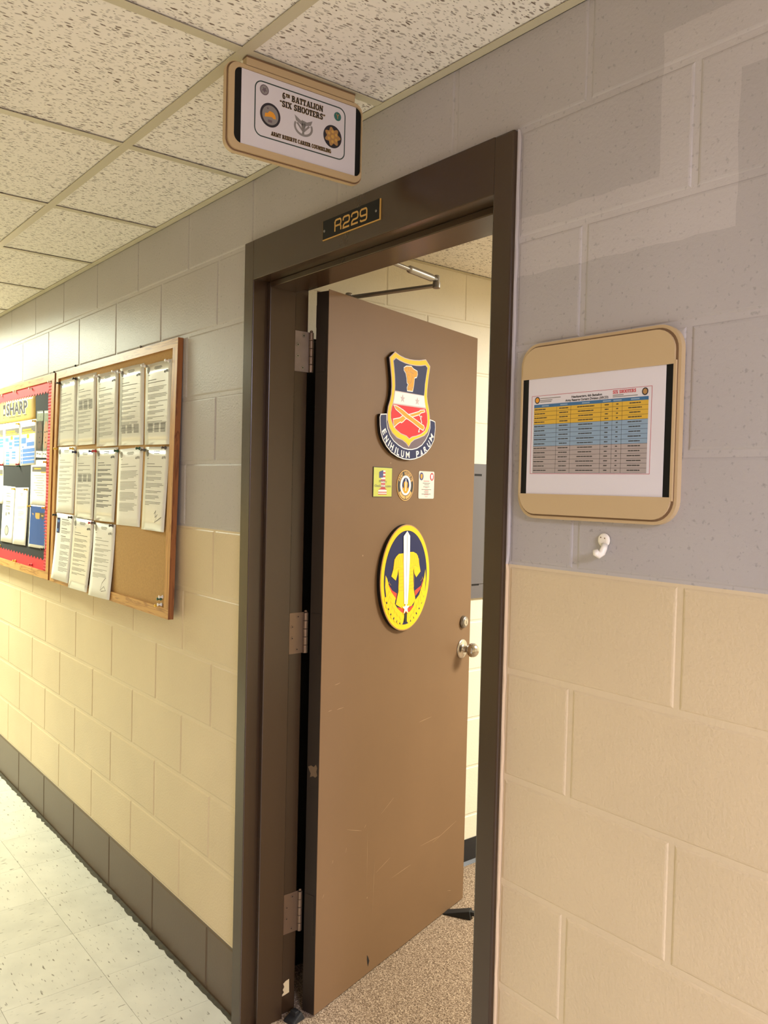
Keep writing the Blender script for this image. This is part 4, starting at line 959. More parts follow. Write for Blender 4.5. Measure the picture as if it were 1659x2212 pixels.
# ------------------------------------------------------------------ sign hanging from the ceiling, square to the wall
SGW, SGH = 0.3235, 0.176
t = thing('hanging_sign', (0.630, -0.396, 2.395 - SGH), (0, 0, PI / 2 - 0.045), 'tan framed office sign hanging from the ceiling in front of the door head', 'sign')
def ring(parent, name, outer, inner, m, d0, d1):
    return ring_mesh(MB(), outer, inner, d0, d1).build(name, m, parent)
zt = SGH
hs = art(t, 'housing', rrect(-0.001, SGW + 0.001, 0.0, SGH, 0.022), M['tan'], -0.013, -0.003)
art(hs, 'seam', rrect(0.0006, SGW - 0.0006, 0.0016, SGH - 0.0016, 0.021), M['tan_dark'], -0.003, -0.0018)
fr = ring(t, 'front_rim', rrect(0.003, SGW - 0.003, 0.004, SGH - 0.004, 0.020), rrect(0.0155, SGW - 0.005, 0.0175, SGH - 0.0105, 0.016), M['tan'], -0.0018, 0.003)
art(t, 'window_back', rrect(0.0160, SGW - 0.0052, 0.018, SGH - 0.011, 0.0155), M['black'], -0.0018, -0.0004)
sp = art(t, 'sign_paper', rect(0.0315, 0.3045, zt - 0.1575, zt - 0.0110), M['paper_sign'], -0.0004, 0.0003)
D = 0.0005
bo, bi = rrect(0.0606, 0.2778, zt - 0.1332, zt - 0.0225, 0.017), rrect(0.0630, 0.2754, zt - 0.1308, zt - 0.0249, 0.0147)
ring(sp, 'printed_border', bo, bi, M['green_line'], 0.0003, D)
for nm, body, x0, x1, z0, h, sup in (('title', '6TH BATTALION', 0.1235, 0.2215, -0.0440, 0.0118, 'TH'), ('title', '\u201cSIX SHOOTERS\u201d', 0.1175, 0.2270, -0.0602, 0.0118, ''), ('caption', 'ARMY RESERVE CAREER COUNSELING', 0.0990, 0.2435, -0.1246, 0.0076, '')):
    o = art(sp, nm, slab_text(body, x0, x1, zt + z0, h, 0.0004, sup), M['gold_edge'], 0.0003, 0.0005)
    art(sp, nm + '_fill', slab_text(body, x0, x1, zt + z0, h, 0.0, sup), M['black_ink'], 0.0005, 0.0007)
def seal(x, z, r, name, rim, core):
    z += zt
    o = art(sp, name, ell(x, z, r, r * 1.03, 36), M[rim], 0.0003, 0.0005)
    art(sp, name + '_core', ell(x, z, r * 0.80, r * 0.83, 36), M[core], 0.0005, 0.0006)
    return x, z
x, z = seal(0.0821, -0.0391, 0.0101, 'small_seal', 'mauve', 'seal_grey')
art(sp, 'small_seal_mark', star(x, z, 0.0065, 0.003, 5, -PI / 2), M['mauve'], 0.0006, 0.0007)
x, z = seal(0.0965, -0.0856, 0.0232, 'large_seal', 'seal_dark', 'seal_grey')
art(sp, 'large_seal_mark', [[(x - 0.013, z - 0.006), (x - 0.012, z + 0.002), (x - 0.006, z + 0.003), (x - 0.002, z + 0.008), (x + 0.006, z + 0.007), (x + 0.011, z + 0.002), (x + 0.013, z - 0.005), (x + 0.007, z - 0.0055), (x + 0.004, z - 0.003), (x - 0.004, z - 0.004)]], M['orange'], 0.0006, 0.0007)
art(sp, 'large_seal_mark', [rect(x - 0.005, x + 0.004, z - 0.0145, z - 0.0095), star(x - 0.006, z + 0.0125, 0.003)], M['mauve'], 0.0006, 0.0007)
x, z = seal(0.2576, -0.0433, 0.0089, 'teal_seal', 'seal_teal', 'seal_teal')
art(sp, 'teal_seal_mark', [[(x - 0.004, z + 0.005), (x - 0.001, z), (x - 0.001, z - 0.005), (x + 0.001, z - 0.005), (x + 0.001, z), (x + 0.004, z + 0.005), (x + 0.002, z + 0.005), (x, z + 0.002), (x - 0.002, z + 0.005)]], M['bronze'], 0.0006, 0.0007)
x, z = 0.2459, zt - 0.0888
art(sp, 'gear_seal', ell(x, z, 0.0230, 0.0238, 40), M['seal_dark'], 0.0003, 0.0005)
gear = [(x + (0.0172 + 0.0030 * math.cos(7 * a)) * math.cos(a), z + (0.0172 + 0.0030 * math.cos(7 * a)) * math.sin(a)) for a in [2 * PI * i / 70 for i in range(70)]]
art(sp, 'gear_seal_core', gear, M['bronze'], 0.0005, 0.0006)
art(sp, 'gear_seal_mark', [ell(x + 0.0105 * math.cos(a), z + 0.0105 * math.sin(a), 0.0032, 0.0032, 12) for a in [2 * PI * (i + 0.5) / 6 for i in range(6)]] + [ell(x, z, 0.004, 0.004, 14)], M['gold'], 0.0006, 0.0007)
x, z = 0.1742, zt - 0.0866
art(sp, 'winged_badge', [ribbon([(x + 0.0205 * math.cos(a), z - 0.002 + 0.0165 * math.sin(a)) for a in [PI * 0.86 + 1.28 * PI * i / 18 for i in range(19)]], 0.0046), [(x - 0.0215, z + 0.019), (x - 0.006, z + 0.010), (x, z + 0.0115), (x + 0.008, z + 0.010), (x + 0.0215, z + 0.016), (x + 0.018, z + 0.006), (x + 0.006, z + 0.002), (x, z - 0.004), (x - 0.006, z + 0.002), (x - 0.018, z + 0.008)], ribbon([(x - 0.015, z + 0.004), (x, z - 0.011), (x + 0.014, z + 0.003)], 0.004), [(x - 0.005, z + 0.006), (x + 0.005, z + 0.006), (x + 0.0045, z - 0.002), (x, z - 0.012), (x - 0.0045, z - 0.002)]], M['seal_grey'], 0.0003, 0.0005)
art(sp, 'winged_badge_mark', [ribbon([(x - 0.004, z + 0.012), (x + 0.002, z + 0.004), (x - 0.001, z - 0.006)], 0.002), ribbon([(x + 0.005, z + 0.009), (x - 0.003, z - 0.002)], 0.0016), rect(x - 0.003, x + 0.002, z - 0.0165, z - 0.0125)], M['ink_soft'], 0.0005, 0.0006)
# mounting bar under the ceiling grid and the clip tabs
bar = MB().box(0.042, 0.302, 0.000, 0.018, SGH - 0.001, SGH + 0.0165).build('mounting_bar', M['tan'], t, bevel=0.002)
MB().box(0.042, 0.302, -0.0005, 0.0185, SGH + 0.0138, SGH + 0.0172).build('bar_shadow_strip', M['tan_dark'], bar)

# ------------------------------------------------------------------ roster holder on the right of the door
RX, RZ0 = 1.0725, 1.513
t = thing('roster_holder', (RX, 0, RZ0), label='tan plastic wall holder framing a colour banded roster sheet', cat='sign holder')
RW, RH = 0.3215, 0.317
hb = art(t, 'back_plate', rrect(-0.003, RW + 0.003, 0, RH, 0.040), M['tan'], 0.0, 0.011)
art(hb, 'groove', rrect(0.002, RW - 0.002, 0.005, RH - 0.005, 0.036), M['tan_dark'], 0.011, 0.0118)
pz0, pz1 = 0.0445, 0.2525
def cap(lo):
    q = rrect(0.005, RW - 0.006, 0.008, RH - 0.008, 0.034)
    return [(x, z) for x, z in q if (z < pz0 if lo else z > pz1)]
lo = cap(True); lo = [p for p in lo]
low = [(RW - 0.006, pz0)] + []
q = rrect(0.005, RW - 0.006, 0.008, RH - 0.008, 0.034)
bottom = [(0.005, pz0)] + [p for p in sorted([p for p in q if p[1] <= 0.0425 and p[0] < RW / 2], key=lambda p: -p[1])] + [p for p in sorted([p for p in q if p[1] <= 0.0425 and p[0] >= RW / 2], key=lambda p: p[1])] + [(RW - 0.006, pz0)]
top = [(RW - 0.006, pz1)] + [p for p in sorted([p for p in q if p[1] >= RH - 0.0425 and p[0] >= RW / 2], key=lambda p: p[1])] + [p for p in sorted([p for p in q if p[1] >= RH - 0.0425 and p[0] < RW / 2], key=lambda p: -p[1])] + [(0.005, pz1)]
art(t, 'lower_panel', bottom, M['tan'], 0.0118, 0.016)
art(t, 'upper_panel', top, M['tan'], 0.0118, 0.016)
art(t, 'insert_track', rect(0.0055, RW - 0.0075, pz0, pz1), M['black'], 0.0118, 0.0138)
for x0, x1 in ((0.002, 0.0055), (RW - 0.0075, RW - 0.003)):
    art(t, 'side_rail', rect(x0, x1, pz0 - 0.006, pz1 + 0.006), M['tan'], 0.0118, 0.0155)
sp = art(t, 'roster_sheet', rect(0.0190, 0.3010, pz0, pz1), M['paper_sign'], 0.0138, 0.0142)
def rz(z): return z - RZ0
def rx(x): return x - RX
ring(sp, 'red_frame', rect(rx(1.0998), rx(1.3495), rz(1.5935), rz(1.7346)), rect(rx(1.1005), rx(1.3488), rz(1.5943), rz(1.7339)), M['red_line'], 0.0142, 0.0144)
hx0, hx1 = rx(1.1056), rx(1.3434)
art(sp, 'header_row', rect(hx0, hx1, rz(1.7128), rz(1.7186)), M['hdr_blue'], 0.0142, 0.0144)
bands = [('yellow_rows', 'row_yellow', 1.7128, 1.6826, 4), ('blue_rows', 'row_blue', 1.6826, 1.6433, 5), ('grey_rows', 'row_grey', 1.6433, 1.5955, 6)]
cols = [1.1056, 1.1577, 1.1889, 1.2524, 1.2752, 1.2942, 1.3434]
lines = []; txt = []
rr = random.Random(11)
for nm, m_, za, zb, n in bands:
    art(sp, nm, rect(hx0, hx1, rz(zb), rz(za)), M[m_], 0.0142, 0.0144)
    for i in range(n):
        z = za + (zb - za) * (i + 1) / n; zc_ = za + (zb - za) * (i + 0.45) / n
        lines.append(rect(hx0, hx1, rz(z) - 0.00022, rz(z) + 0.00022))
        for j in range(6):
            c0, c1 = cols[j], cols[j + 1]
            wd = (c1 - c0) * {0: 0.5, 1: 0.62, 2: 0.52, 3: 0.32, 4: 0.22, 5: 0.48}[j] * rr.uniform(0.85, 1.15)
            s0 = c0 + 0.0015 if j == 0 else (c0 + c1) / 2 - wd / 2
            p = s0
            while p < s0 + wd:
                l = rr.uniform(0.004, 0.010)
                txt.append(rect(rx(p), rx(min(p + l, s0 + wd)), rz(zc_) - 0.0008, rz(zc_) + 0.0008))
                p += l + 0.0006
for c_ in cols[1:-1]: lines.append(rect(rx(c_) - 0.0002, rx(c_) + 0.0002, rz(1.5955), rz(1.7128)))
art(sp, 'table_lines', lines, M['ink'], 0.0144, 0.0145)
tag(art(sp, 'entries', txt, M['ink'], 0.0145, 0.0146), kind='stuff')
art(sp, 'column_heads', [rect(rx((cols[j] + cols[j + 1]) / 2 - 0.008), rx((cols[j] + cols[j + 1]) / 2 + 0.008), rz(1.7146), rz(1.7168)) for j in range(6)], M['row_blue'], 0.0144, 0.0145)['kind'] = 'stuff'
mb = MB()
add_text(mb, 'Headquarters, 6th Battalion', rx(1.2215), rz(1.7272), 0.0040, 0.0144, 0.0640, 0.00015)
add_text(mb, 'Army Reserve Careers Division (ARCD)', rx(1.2212), rz(1.7216), 0.0040, 0.0144, 0.0900, 0.00015)
mb.build('heading', M['black_ink'], sp)
art(sp, 'red_heading', slab_text('SIX SHOOTERS', rx(1.2750), rx(1.3200), rz(1.7268), 0.0054), M['red_text'], 0.0142, 0.0144)
art(sp, 'fine_print', [rect(rx(a), rx(b), rz(z), rz(z + 0.0013)) for a, b, z in ((1.1190, 1.1655, 1.7285), (1.1190, 1.1470, 1.7250), (1.1190, 1.1450, 1.7222), (1.2750, 1.2960, 1.7236), (1.2750, 1.3230, 1.7210))], M['ink_soft'], 0.0142, 0.0144)['kind'] = 'stuff'
for x, core in ((1.1126, 'orange'), (1.3366, 'bronze')):
    art(sp, 'seal', ell(rx(x), rz(1.7265), 0.0058, 0.0062, 28), M['seal_dark'], 0.0142, 0.0144)
    art(sp, 'seal_core', ell(rx(x), rz(1.7265), 0.0040, 0.0044, 24), M[core], 0.0144, 0.0145)

# small wall hook below it
t = thing('wall_hook', (1.258, 0, 1.452), label='tiny white plastic wall hook under the roster holder', cat='hook')
MB().lathe([(0.0118, 0), (0.0118, 0.003), (0.0105, 0.0052), (0.006, 0.006)], (0, 0, 0.030), (0, -1, 0), 24).build('disc', M['hook'], t, True)
pts = [(0.0035, -0.004, 0.024), (0.0035, -0.007, 0.016), (0.002, -0.010, 0.009), (-0.0005, -0.015, 0.005), (-0.002, -0.0205, 0.0085), (-0.0025, -0.022, 0.014)]
MB().tube(pts, [0.0055, 0.0058, 0.0062, 0.0062, 0.0058, 0.0045], 12).build('hook_arm', M['hook'], t, True)
for x, z in ((-0.0042, 0.0345), (0.0036, 0.0335), (-0.0012, 0.0235)):
    MB().lathe([(0.0012, 0.0045), (0.0012, 0.0062)], (x, 0, z), (0, -1, 0), 8).build('speck', M['tan_dark'], t)

# ------------------------------------------------------------------ cork boards
TILT = -0.022
BT = 2.027           # top of the boards
def BW(x, z, d):
    """board plane to world; z is the height in the board plane, d the distance from the board's back"""
    lz = z - BT
    return (x, -0.0005 - d * math.cos(TILT) - lz * math.sin(TILT) , BT - d * math.sin(TILT) * -1 + lz * math.cos(TILT))
def board(x0, x1, label, backing_mat, bm='cork'):
    zb = 1.118
    t = thing('bulletin_board', BW(x0, zb, 0), (TILT, 0, 0), label, 'bulletin board', 'wall cork boards')
    W_, H_ = x1 - x0, BT - zb
    art(t, 'cork_panel', rect(0.01, W_ - 0.01, 0.01, H_ - 0.01), M[bm], 0.0, 0.0105)
    r = 0.034
    a = art(t, 'top_rail', rect(0.0, W_ - 0.0, H_ - 0.030, H_), M['oak'], 0.0, 0.0185)
    art(t, 'bottom_rail', rect(0.0, W_, 0, r), M['oak'], 0.0, 0.0185)
    art(t, 'stile', rect(0, 0.030, r, H_ - 0.030), M['oak_v'], 0.0, 0.0187)
    s = art(t, 'stile', rect(W_ - 0.036, W_, r, H_ - 0.030), M['oak_v'], 0.0, 0.0187)
    MB().box(W_, W_ + 0.0012, -0.0187, 0.0, 0.0, H_).build('side_shade', M['oak_shade'], t)  # darker oak sheet: shade on the board's side put into the colour
    return t
b1 = board(-1.6095, -0.3900, 'cork board with pinned memos nearest the door frame', None)
b2 = board(-2.8500, -1.6330, 'cork board backed in black with a red scalloped border, farther from the door', None, 'blackmat')
W2, H2, OX_, OZ_ = 1.217, 0.909, -2.85, 1.118
def bl2(p): return [(x - OX_, z - OZ_) for x, z in p]
def zig(x0, x1, z_flat, z_edge, amp, n):
    pts = [(x0, z_flat), (x1, z_flat)]
    for i in range(2 * n + 1):
        f = i / (2 * n)
        pts.append((x1 + (x0 - x1) * f, z_edge + (amp if i % 2 else 0)))
    return pts
art(b2, 'border_strip', bl2(zig(-2.82, -1.672, 1.999, 1.946, 0.012, 28)), M['red_border'], 0.0105, 0.0120)
art(b2, 'border_strip', bl2(zig(-2.82, -1.672, 1.150, 1.206, -0.012, 24)), M['red_border'], 0.0105, 0.0120)
rb_ = MB(); n = 60
prev = None
for i in range(2 * n + 1):
    z = 1.152 + (1.998 - 1.152) * i / (2 * n)
    xl = -1.722 + 0.006 * math.sin(z * 22) + (0.002 if i % 2 else -0.002)
    d = 0.0125 + (0.0022 if i % 2 else 0.0)
    rb_.v += [(xl - OX_, -d, z - OZ_), (-1.6695 - OX_, -d, z - OZ_)]
    if i: rb_.f.append((2 * i - 2, 2 * i - 1, 2 * i + 1, 2 * i))
o = rb_.build('border_strip', M['red_rib'], b2)
sm_ = o.modifiers.new('thick', 'SOLIDIFY'); sm_.thickness = 0.001

# sheets pinned on the boards
def surf(cn, d, lift, wob, ph):
    """bilinear sheet over four corners (TL, TR, BR, BL) in the board plane; lift = how far the bottom stands off"""
    (x0, z0), (x1, z1), (x2, z2), (x3, z3) = cn
    cx = (x0 + x1 + x2 + x3) / 4; zb = (z2 + z3) / 2
    def f(u, v, off=0.0):
        x = (x0 * (1 - u) + x1 * u) * (1 - v) + (x3 * (1 - u) + x2 * u) * v
        z = (z0 * (1 - u) + z1 * u) * (1 - v) + (z3 * (1 - u) + z2 * u) * v
        dd = d + lift * v * v + wob * (0.5 + 0.5 * math.sin(ph + 5.2 * u + 2.1 * v)) * (0.25 + 0.75 * v) + wob * 0.5 * (1 + math.sin(ph * 2 + 7 * v)) * (1 - abs(2 * u - 1)) + off
        return (x - cx, -dd, z - zb)
    return f, cx, zb
def sheet(name, cn, label, cat, m_, d=0.0130, lift=0.0, wob=0.0015, group=None, nu=6, nv=8):
    ph = (cn[0][0] * 37.0) % 6.28
    f, cx, zb = surf(cn, d, lift, wob, ph)
    t = thing(name, BW(cx, zb, 0), (TILT, 0, 0), label, cat, group)
    mb = MB()
    for j in range(nv + 1):
        for i in range(nu + 1):
            mb.v.append(f(i / nu, j / nv))
    for j in range(nv):
        for i in range(nu):
            a = j * (nu + 1) + i
            mb.f.append((a, a + nu + 1, a + nu + 2, a + 1))
    o = mb.build('sheet', m_, t, True)
    s = o.modifiers.new('thick', 'SOLIDIFY'); s.thickness = 0.0003; s.offset = -1
    return t, f
def prints(t, f, name, boxes, m_, off=0.0004, n=4):
    """flat print: boxes (u0, u1, v0, v1) in sheet coordinates or polygons of (u, v)"""
    mb = MB()
    for b in boxes:
        if isinstance(b[0], (int, float)):
            u0, u1, v0, v1 = b
            k = len(mb.v)
            for i in range(n + 1):
                u = u0 + (u1 - u0) * i / n
                mb.v += [f(u, v0, off), f(u, v1, off)]
                if i: mb.f.append((k + 2 * i - 2, k + 2 * i - 1, k + 2 * i + 1, k + 2 * i))
        else:
            k = len(mb.v)
            mb.v += [f(u, v, off) for u, v in b]
            mb.f.append(tuple(range(k + len(b) - 1, k - 1, -1)))
    o = mb.build(name, m_, t)
    if len(boxes) > 1: o['kind'] = 'stuff'
    return o
def para(r, v0, n, u0=0.12, u1=0.86, dv=0.017, h=0.0060, ragged=0.25):
    out = []
    for i in range(n):
        e = u1 - (u1 - u0) * (r.uniform(0, ragged) if i < n - 1 else r.uniform(0.3, 0.75))
        out.append((u0, e, v0 + i * dv, v0 + i * dv + h))
    return out
MEMO = {1: ([(-1.582, 1.985), (-1.363, 1.987), (-1.345, 1.706), (-1.577, 1.705)]), 2: [(-1.355, 1.986), (-1.138, 1.985), (-1.118, 1.703), (-1.339, 1.702)], 3: [(-1.127, 1.974), (-0.906, 1.974), (-0.889, 1.692), (-1.107, 1.692)], 4: [(-0.893, 1.975), (-0.671, 1.974), (-0.652, 1.689), (-0.876, 1.691)], 5: [(-0.654, 1.964), (-0.438, 1.965), (-0.431, 1.685), (-0.637, 1.688)], 6: [(-1.573, 1.702), (-1.342, 1.699), (-1.346, 1.422), (-1.571, 1.42)], 7: [(-1.332, 1.686), (-1.118, 1.685), (-1.112, 1.408), (-1.328, 1.406)], 8: [(-1.106, 1.686), (-0.882, 1.686), (-0.891, 1.408), (-1.103, 1.407)], 9: [(-0.874, 1.677), (-0.654, 1.682), (-0.658, 1.403), (-0.872, 1.401)], 10: [(-0.633, 1.681), (-0.438, 1.678), (-0.448, 1.397), (-0.635, 1.397)], 11: [(-1.561, 1.418), (-1.337, 1.416), (-1.350, 1.134), (-1.570, 1.135)], 12: [(-1.337, 1.407), (-1.107, 1.404), (-1.118, 1.123), (-1.340, 1.119)], 13: [(-1.102, 1.399), (-0.881, 1.4), (-0.887, 1.121), (-1.108, 1.115)]}
DESC = {1: ('sleeved', 'sleeved memo, first of the top row on the memo board'), 2: ('sleeved', 'sleeved memo with a grey table block, second of the top row on the memo board'), 3: ('sleeved', 'sleeved memo, third of the top row on the memo board'), 4: ('sleeved', 'sleeved memo, fourth of the top row on the memo board'), 5: ('sleeved', 'sleeved memo at the top right corner of the memo board'), 6: ('plain', 'plain white memo, first of the middle row on the memo board'), 7: ('sleeved', 'grey looking sleeved memo, second of the middle row on the memo board'), 8: ('sleeved', 'memo with dense dark text, third of the middle row on the memo board'), 9: ('plain', 'faintly printed memo, fourth of the middle row on the memo board'), 10: ('sleeved', 'memo signed with a big scrawl, last of the middle row on the memo board'), 11: ('plain', 'notice with a blue picture strip, first of the bottom row on the memo board'), 12: ('sleeved', 'sleeved memo, second of the bottom row on the memo board'), 13: ('plain', 'signed memo hanging lowest, third of the bottom row on the memo board')}
for k, cn in MEMO.items():
    r = random.Random(100 + k)
    kind, lab = DESC[k]
    t, f = sheet('memo', cn, lab, 'memo', M['sleeve'] if kind == 'sleeved' else M['paper'], 0.0112 + (0.0012 if k > 10 else 0.0), 0.012 if k > 10 else (0.004 if k in (8, 10) else 0.001), 0.0032 if kind == 'sleeved' else 0.0012, 'memos on the right hand cork board')
    ink = {9: 'ink_faint', 6: 'ink_faint', 13: 'ink_faint', 1: 'ink_soft', 2: 'ink_soft', 8: 'ink'}.get(k, 'ink_soft')
    if k == 11:
        prints(t, f, 'picture_strip', [(0.06, 0.24, 0.07, 0.30)], M['navy'])
        prints(t, f, 'picture_glow', [(0.09, 0.21, 0.10, 0.14), (0.12, 0.20, 0.18, 0.21), (0.09, 0.16, 0.235, 0.28)], M['box_blue'], 0.0006)
        bx = [(0.34, 0.72, 0.08, 0.092)] + para(r, 0.115, 4, 0.34, 0.9) + [(0.34, 0.66, 0.215, 0.227)] + para(r, 0.25, 3, 0.34, 0.9) + [(0.34, 0.62, 0.33, 0.342)]
        for v in (0.36, 0.46, 0.56, 0.64, 0.72, 0.80): bx += para(r, v, 4, 0.36, 0.9)
        prints(t, f, 'print', bx, M['ink_soft'])
        continue
    sx = 0.11
    prints(t, f, 'letterhead_seal', [[(sx + 0.055 * math.cos(a), 0.075 + 0.042 * math.sin(a)) for a in [2 * PI * i / 16 for i in range(16)]]], M['ink_faint' if k in (9, 13, 2) else 'ink_soft'])
    bx = [(0.36, 0.62, 0.048, 0.056), (0.34, 0.64, 0.062, 0.069), (0.38, 0.60, 0.076, 0.083), (0.10, 0.17, 0.135, 0.142)]
    bx += [(0.10, 0.42, 0.20, 0.208), (0.10, 0.74, 0.232, 0.240)]
    v = 0.29
    while v < (0.70 if k in (10, 13) else 0.82):
        n_ = r.choice((2, 2, 3, 3, 4)) if k not in (9,) else 7
        bx += para(r, v, n_, 0.10, 0.86, 0.0165, 0.0062 if k != 8 else 0.009)
        v += n_ * 0.0165 + 0.024
    prints(t, f, 'print', bx, M[ink])
    if k not in (1, 2, 6, 7): prints(t, f, 'stamped_date', [(0.72, 0.76, 0.115, 0.145), (0.78, 0.83, 0.11, 0.14), (0.85, 0.87, 0.115, 0.145), (0.70, 0.74, 0.130, 0.140)], M['ink' if k in (3, 4, 5, 8, 12) else 'ink_soft'])
    if k in (2, 7, 5, 4): prints(t, f, 'table_block', [(0.14 + 0.25 * c_, 0.32 + 0.25 * c_, (0.36 if k in (2, 7) else 0.74) + 0.014 * i, (0.369 if k in (2, 7) else 0.749) + 0.014 * i) for c_ in range(3) for i in range(10 if k == 2 else 8)], M['ink_soft'])
    if k in (10, 13):
        sg = [(0.55, 0.80), (0.62, 0.76), (0.60, 0.84), (0.70, 0.80), (0.58, 0.90), (0.75, 0.86), (0.86, 0.83)]
        prints(t, f, 'signature', [ribbon(sg, 0.012)] if k == 10 else [ribbon([(0.75, 0.72), (0.60, 0.80), (0.56, 0.90), (0.70, 0.84), (0.80, 0.89), (0.6, 0.91)], 0.010)], M['ink_soft'])

GP = 'posters on the red bordered board'
def bz(u0, u1, v0, v1): return (u0, u1, v0, v1)
t, f = sheet('gold_poster', [(-2.549, 1.957), (-1.932, 1.951), (-1.915, 1.838), (-2.536, 1.844)], 'gold banner poster lettered SHARP on the red bordered board', 'poster', M['poster_gold'], 0.0108, 0, 0.0006, GP)
def uvtext(t, f, name, body, u0, u1, v0, v1, m_, bold=0.0, off=0.0005):
    vs, fs = text_polys_mesh(body, 1.0, bold)
    x0 = min(v[0] for v in vs); x1 = max(v[0] for v in vs); y0 = min(v[1] for v in vs); y1 = max(v[1] for v in vs)
    mb = MB().add([f(u0 + (u1 - u0) * (x - x0) / (x1 - x0), v1 + (v0 - v1) * (y - y0) / (y1 - y0), off) for x, y, _ in vs], fs)
    return mb.build(name, m_, t)
uvtext(t, f, 'lettering_halo', 'SHARP', 0.185, 0.805, 0.09, 0.705, M['white'], 0.05, 0.0004)
uvtext(t, f, 'lettering', 'SHARP', 0.20, 0.79, 0.12, 0.68, M['seal_dark'], 0.03, 0.0006)
prints(t, f, 'badge', [(0.10, 0.165, 0.16, 0.66)], M['seal_dark'], 0.0004)
prints(t, f, 'badge_core', [(0.115, 0.150, 0.36, 0.58)], M['white'], 0.0006)
prints(t, f, 'tagline', [(0.10, 0.13, 0.74, 0.77), (0.28, 0.46, 0.76, 0.79), (0.48, 0.62, 0.75, 0.78), (0.70, 0.77, 0.73, 0.76)], M['ink'], 0.0004)
for nm, cn, lab in (('flow_chart_poster', [(-2.75, 1.841), (-2.458, 1.841), (-2.433, 1.627), (-2.72, 1.627)], 'white flow chart sheet cut off by the left edge of the photograph'), ('flow_chart_poster', [(-2.454, 1.841), (-2.165, 1.84), (-2.145, 1.623), (-2.428, 1.627)], 'white flow chart sheet with small scattered blue boxes under the gold banner'), ('flow_chart_poster', [(-2.163, 1.84), (-1.898, 1.84), (-1.889, 1.628), (-2.140, 1.623)], 'white flow chart sheet with one large block of blue bars')):
    t, f = sheet(nm, cn, lab, 'poster', M['paper'], 0.0112, 0.001, 0.0006, GP)
    prints(t, f, 'title_bar', [(0.08, 0.93, 0.14, 0.27)], M['grey_bar'])
    prints(t, f, 'title_text', [(0.15, 0.70, 0.19, 0.225), (0.13, 0.80, 0.24, 0.26)], M['pin_yellow'], 0.0006)
    prints(t, f, 'gold_bar', [(0.08, 0.93, 0.275, 0.30), (0.42, 0.56, 0.31, 0.40)], M['pin_yellow'])
    if 'large' not in lab:
        bx = [(0.08, 0.29, 0.35, 0.44), (0.64, 0.95, 0.35, 0.41), (0.64, 0.95, 0.43, 0.48), (0.64, 0.95, 0.50, 0.56), (0.32, 0.52, 0.45, 0.53), (0.32, 0.52, 0.57, 0.61), (0.12, 0.35, 0.68, 0.71), (0.12, 0.35, 0.73, 0.79), (0.12, 0.35, 0.82, 0.84), (0.12, 0.35, 0.86, 0.91), (0.12, 0.35, 0.93, 0.98), (0.5, 0.74, 0.67, 0.72), (0.5, 0.74, 0.745, 0.775), (0.5, 0.74, 0.80, 0.845)]
    else:
        bx = [(0.07, 0.37, 0.38, 0.51), (0.42, 0.88, 0.49, 0.58), (0.12, 0.24, 0.57, 0.60), (0.16, 0.92, 0.63, 0.71), (0.16, 0.92, 0.73, 0.80), (0.16, 0.92, 0.82, 0.88), (0.16, 0.92, 0.90, 0.96), (0.05, 0.12, 0.64, 0.70), (0.05, 0.12, 0.735, 0.795), (0.05, 0.12, 0.825, 0.875), (0.05, 0.12, 0.905, 0.955)]
    prints(t, f, 'blue_boxes', bx, M['box_blue'])
for cn, lab, face, bg in (([(-1.902, 1.875), (-1.797, 1.873), (-1.795, 1.658), (-1.885, 1.661)], 'dark portrait poster beside the black gap', 'skin_dark', 'photo_dark'), ([(-1.789, 1.871), (-1.709, 1.868), (-1.717, 1.657), (-1.791, 1.658)], 'light skinned portrait poster against the ribbed red border', 'skin', 'camo')):
    t, f = sheet('portrait_poster', cn, lab, 'poster', M[bg], 0.0112, 0.001, 0.0005, GP)
    prints(t, f, 'cap', [(0.02, 0.98, 0.05, 0.22)], M['camo'], 0.0004)
    prints(t, f, 'face', [[(0.5 + 0.42 * math.cos(a), 0.52 + 0.30 * math.sin(a)) for a in [2 * PI * i / 20 for i in range(20)]]], M[face], 0.0006)
    prints(t, f, 'features', [(0.22, 0.42, 0.44, 0.47), (0.60, 0.80, 0.43, 0.46), (0.38, 0.64, 0.66, 0.685), (0.47, 0.58, 0.56, 0.585)], M['photo_dark' if face == 'skin' else 'black_ink'], 0.0008)
    prints(t, f, 'caption_strip', [(0.0, 1.0, 0.86, 1.0)], M['paper'], 0.0006)
    prints(t, f, 'caption', [(0.1, 0.4, 0.90, 0.93), (0.5, 0.8, 0.91, 0.94)], M['ink_soft'], 0.0008)
t, f = sheet('notice_sheet', [(-1.965, 1.649), (-1.700, 1.648), (-1.696, 1.443), (-1.954, 1.443)], 'white notice sheet above the blue poster', 'notice', M['paper'], 0.0112, 0.001, 0.0006, GP)
prints(t, f, 'title_bar', [(0.08, 0.95, 0.15, 0.26)], M['grey_bar']); prints(t, f, 'title_text', [(0.2, 0.6, 0.18, 0.21), (0.6, 0.95, 0.265, 0.285)], M['pin_yellow'], 0.0006)
prints(t, f, 'print', [(0.2 + 0.1 * (i % 3), 0.8 - 0.08 * (i % 2), 0.34 + 0.055 * i, 0.352 + 0.055 * i) for i in range(9)], M['ink_faint'])
t, f = sheet('blue_poster', [(-1.953, 1.441), (-1.703, 1.441), (-1.702, 1.250), (-1.955, 1.244)], 'glossy blue poster at the lower right of the red bordered board', 'poster', M['paper'], 0.0118, 0.003, 0.0010, GP)
prints(t, f, 'blue_field', [(0.04, 0.96, 0.03, 0.93)], M['poster_blue'])
prints(t, f, 'dark_band', [(0.10, 0.95, 0.17, 0.36)], M['photo_dark'], 0.0006)
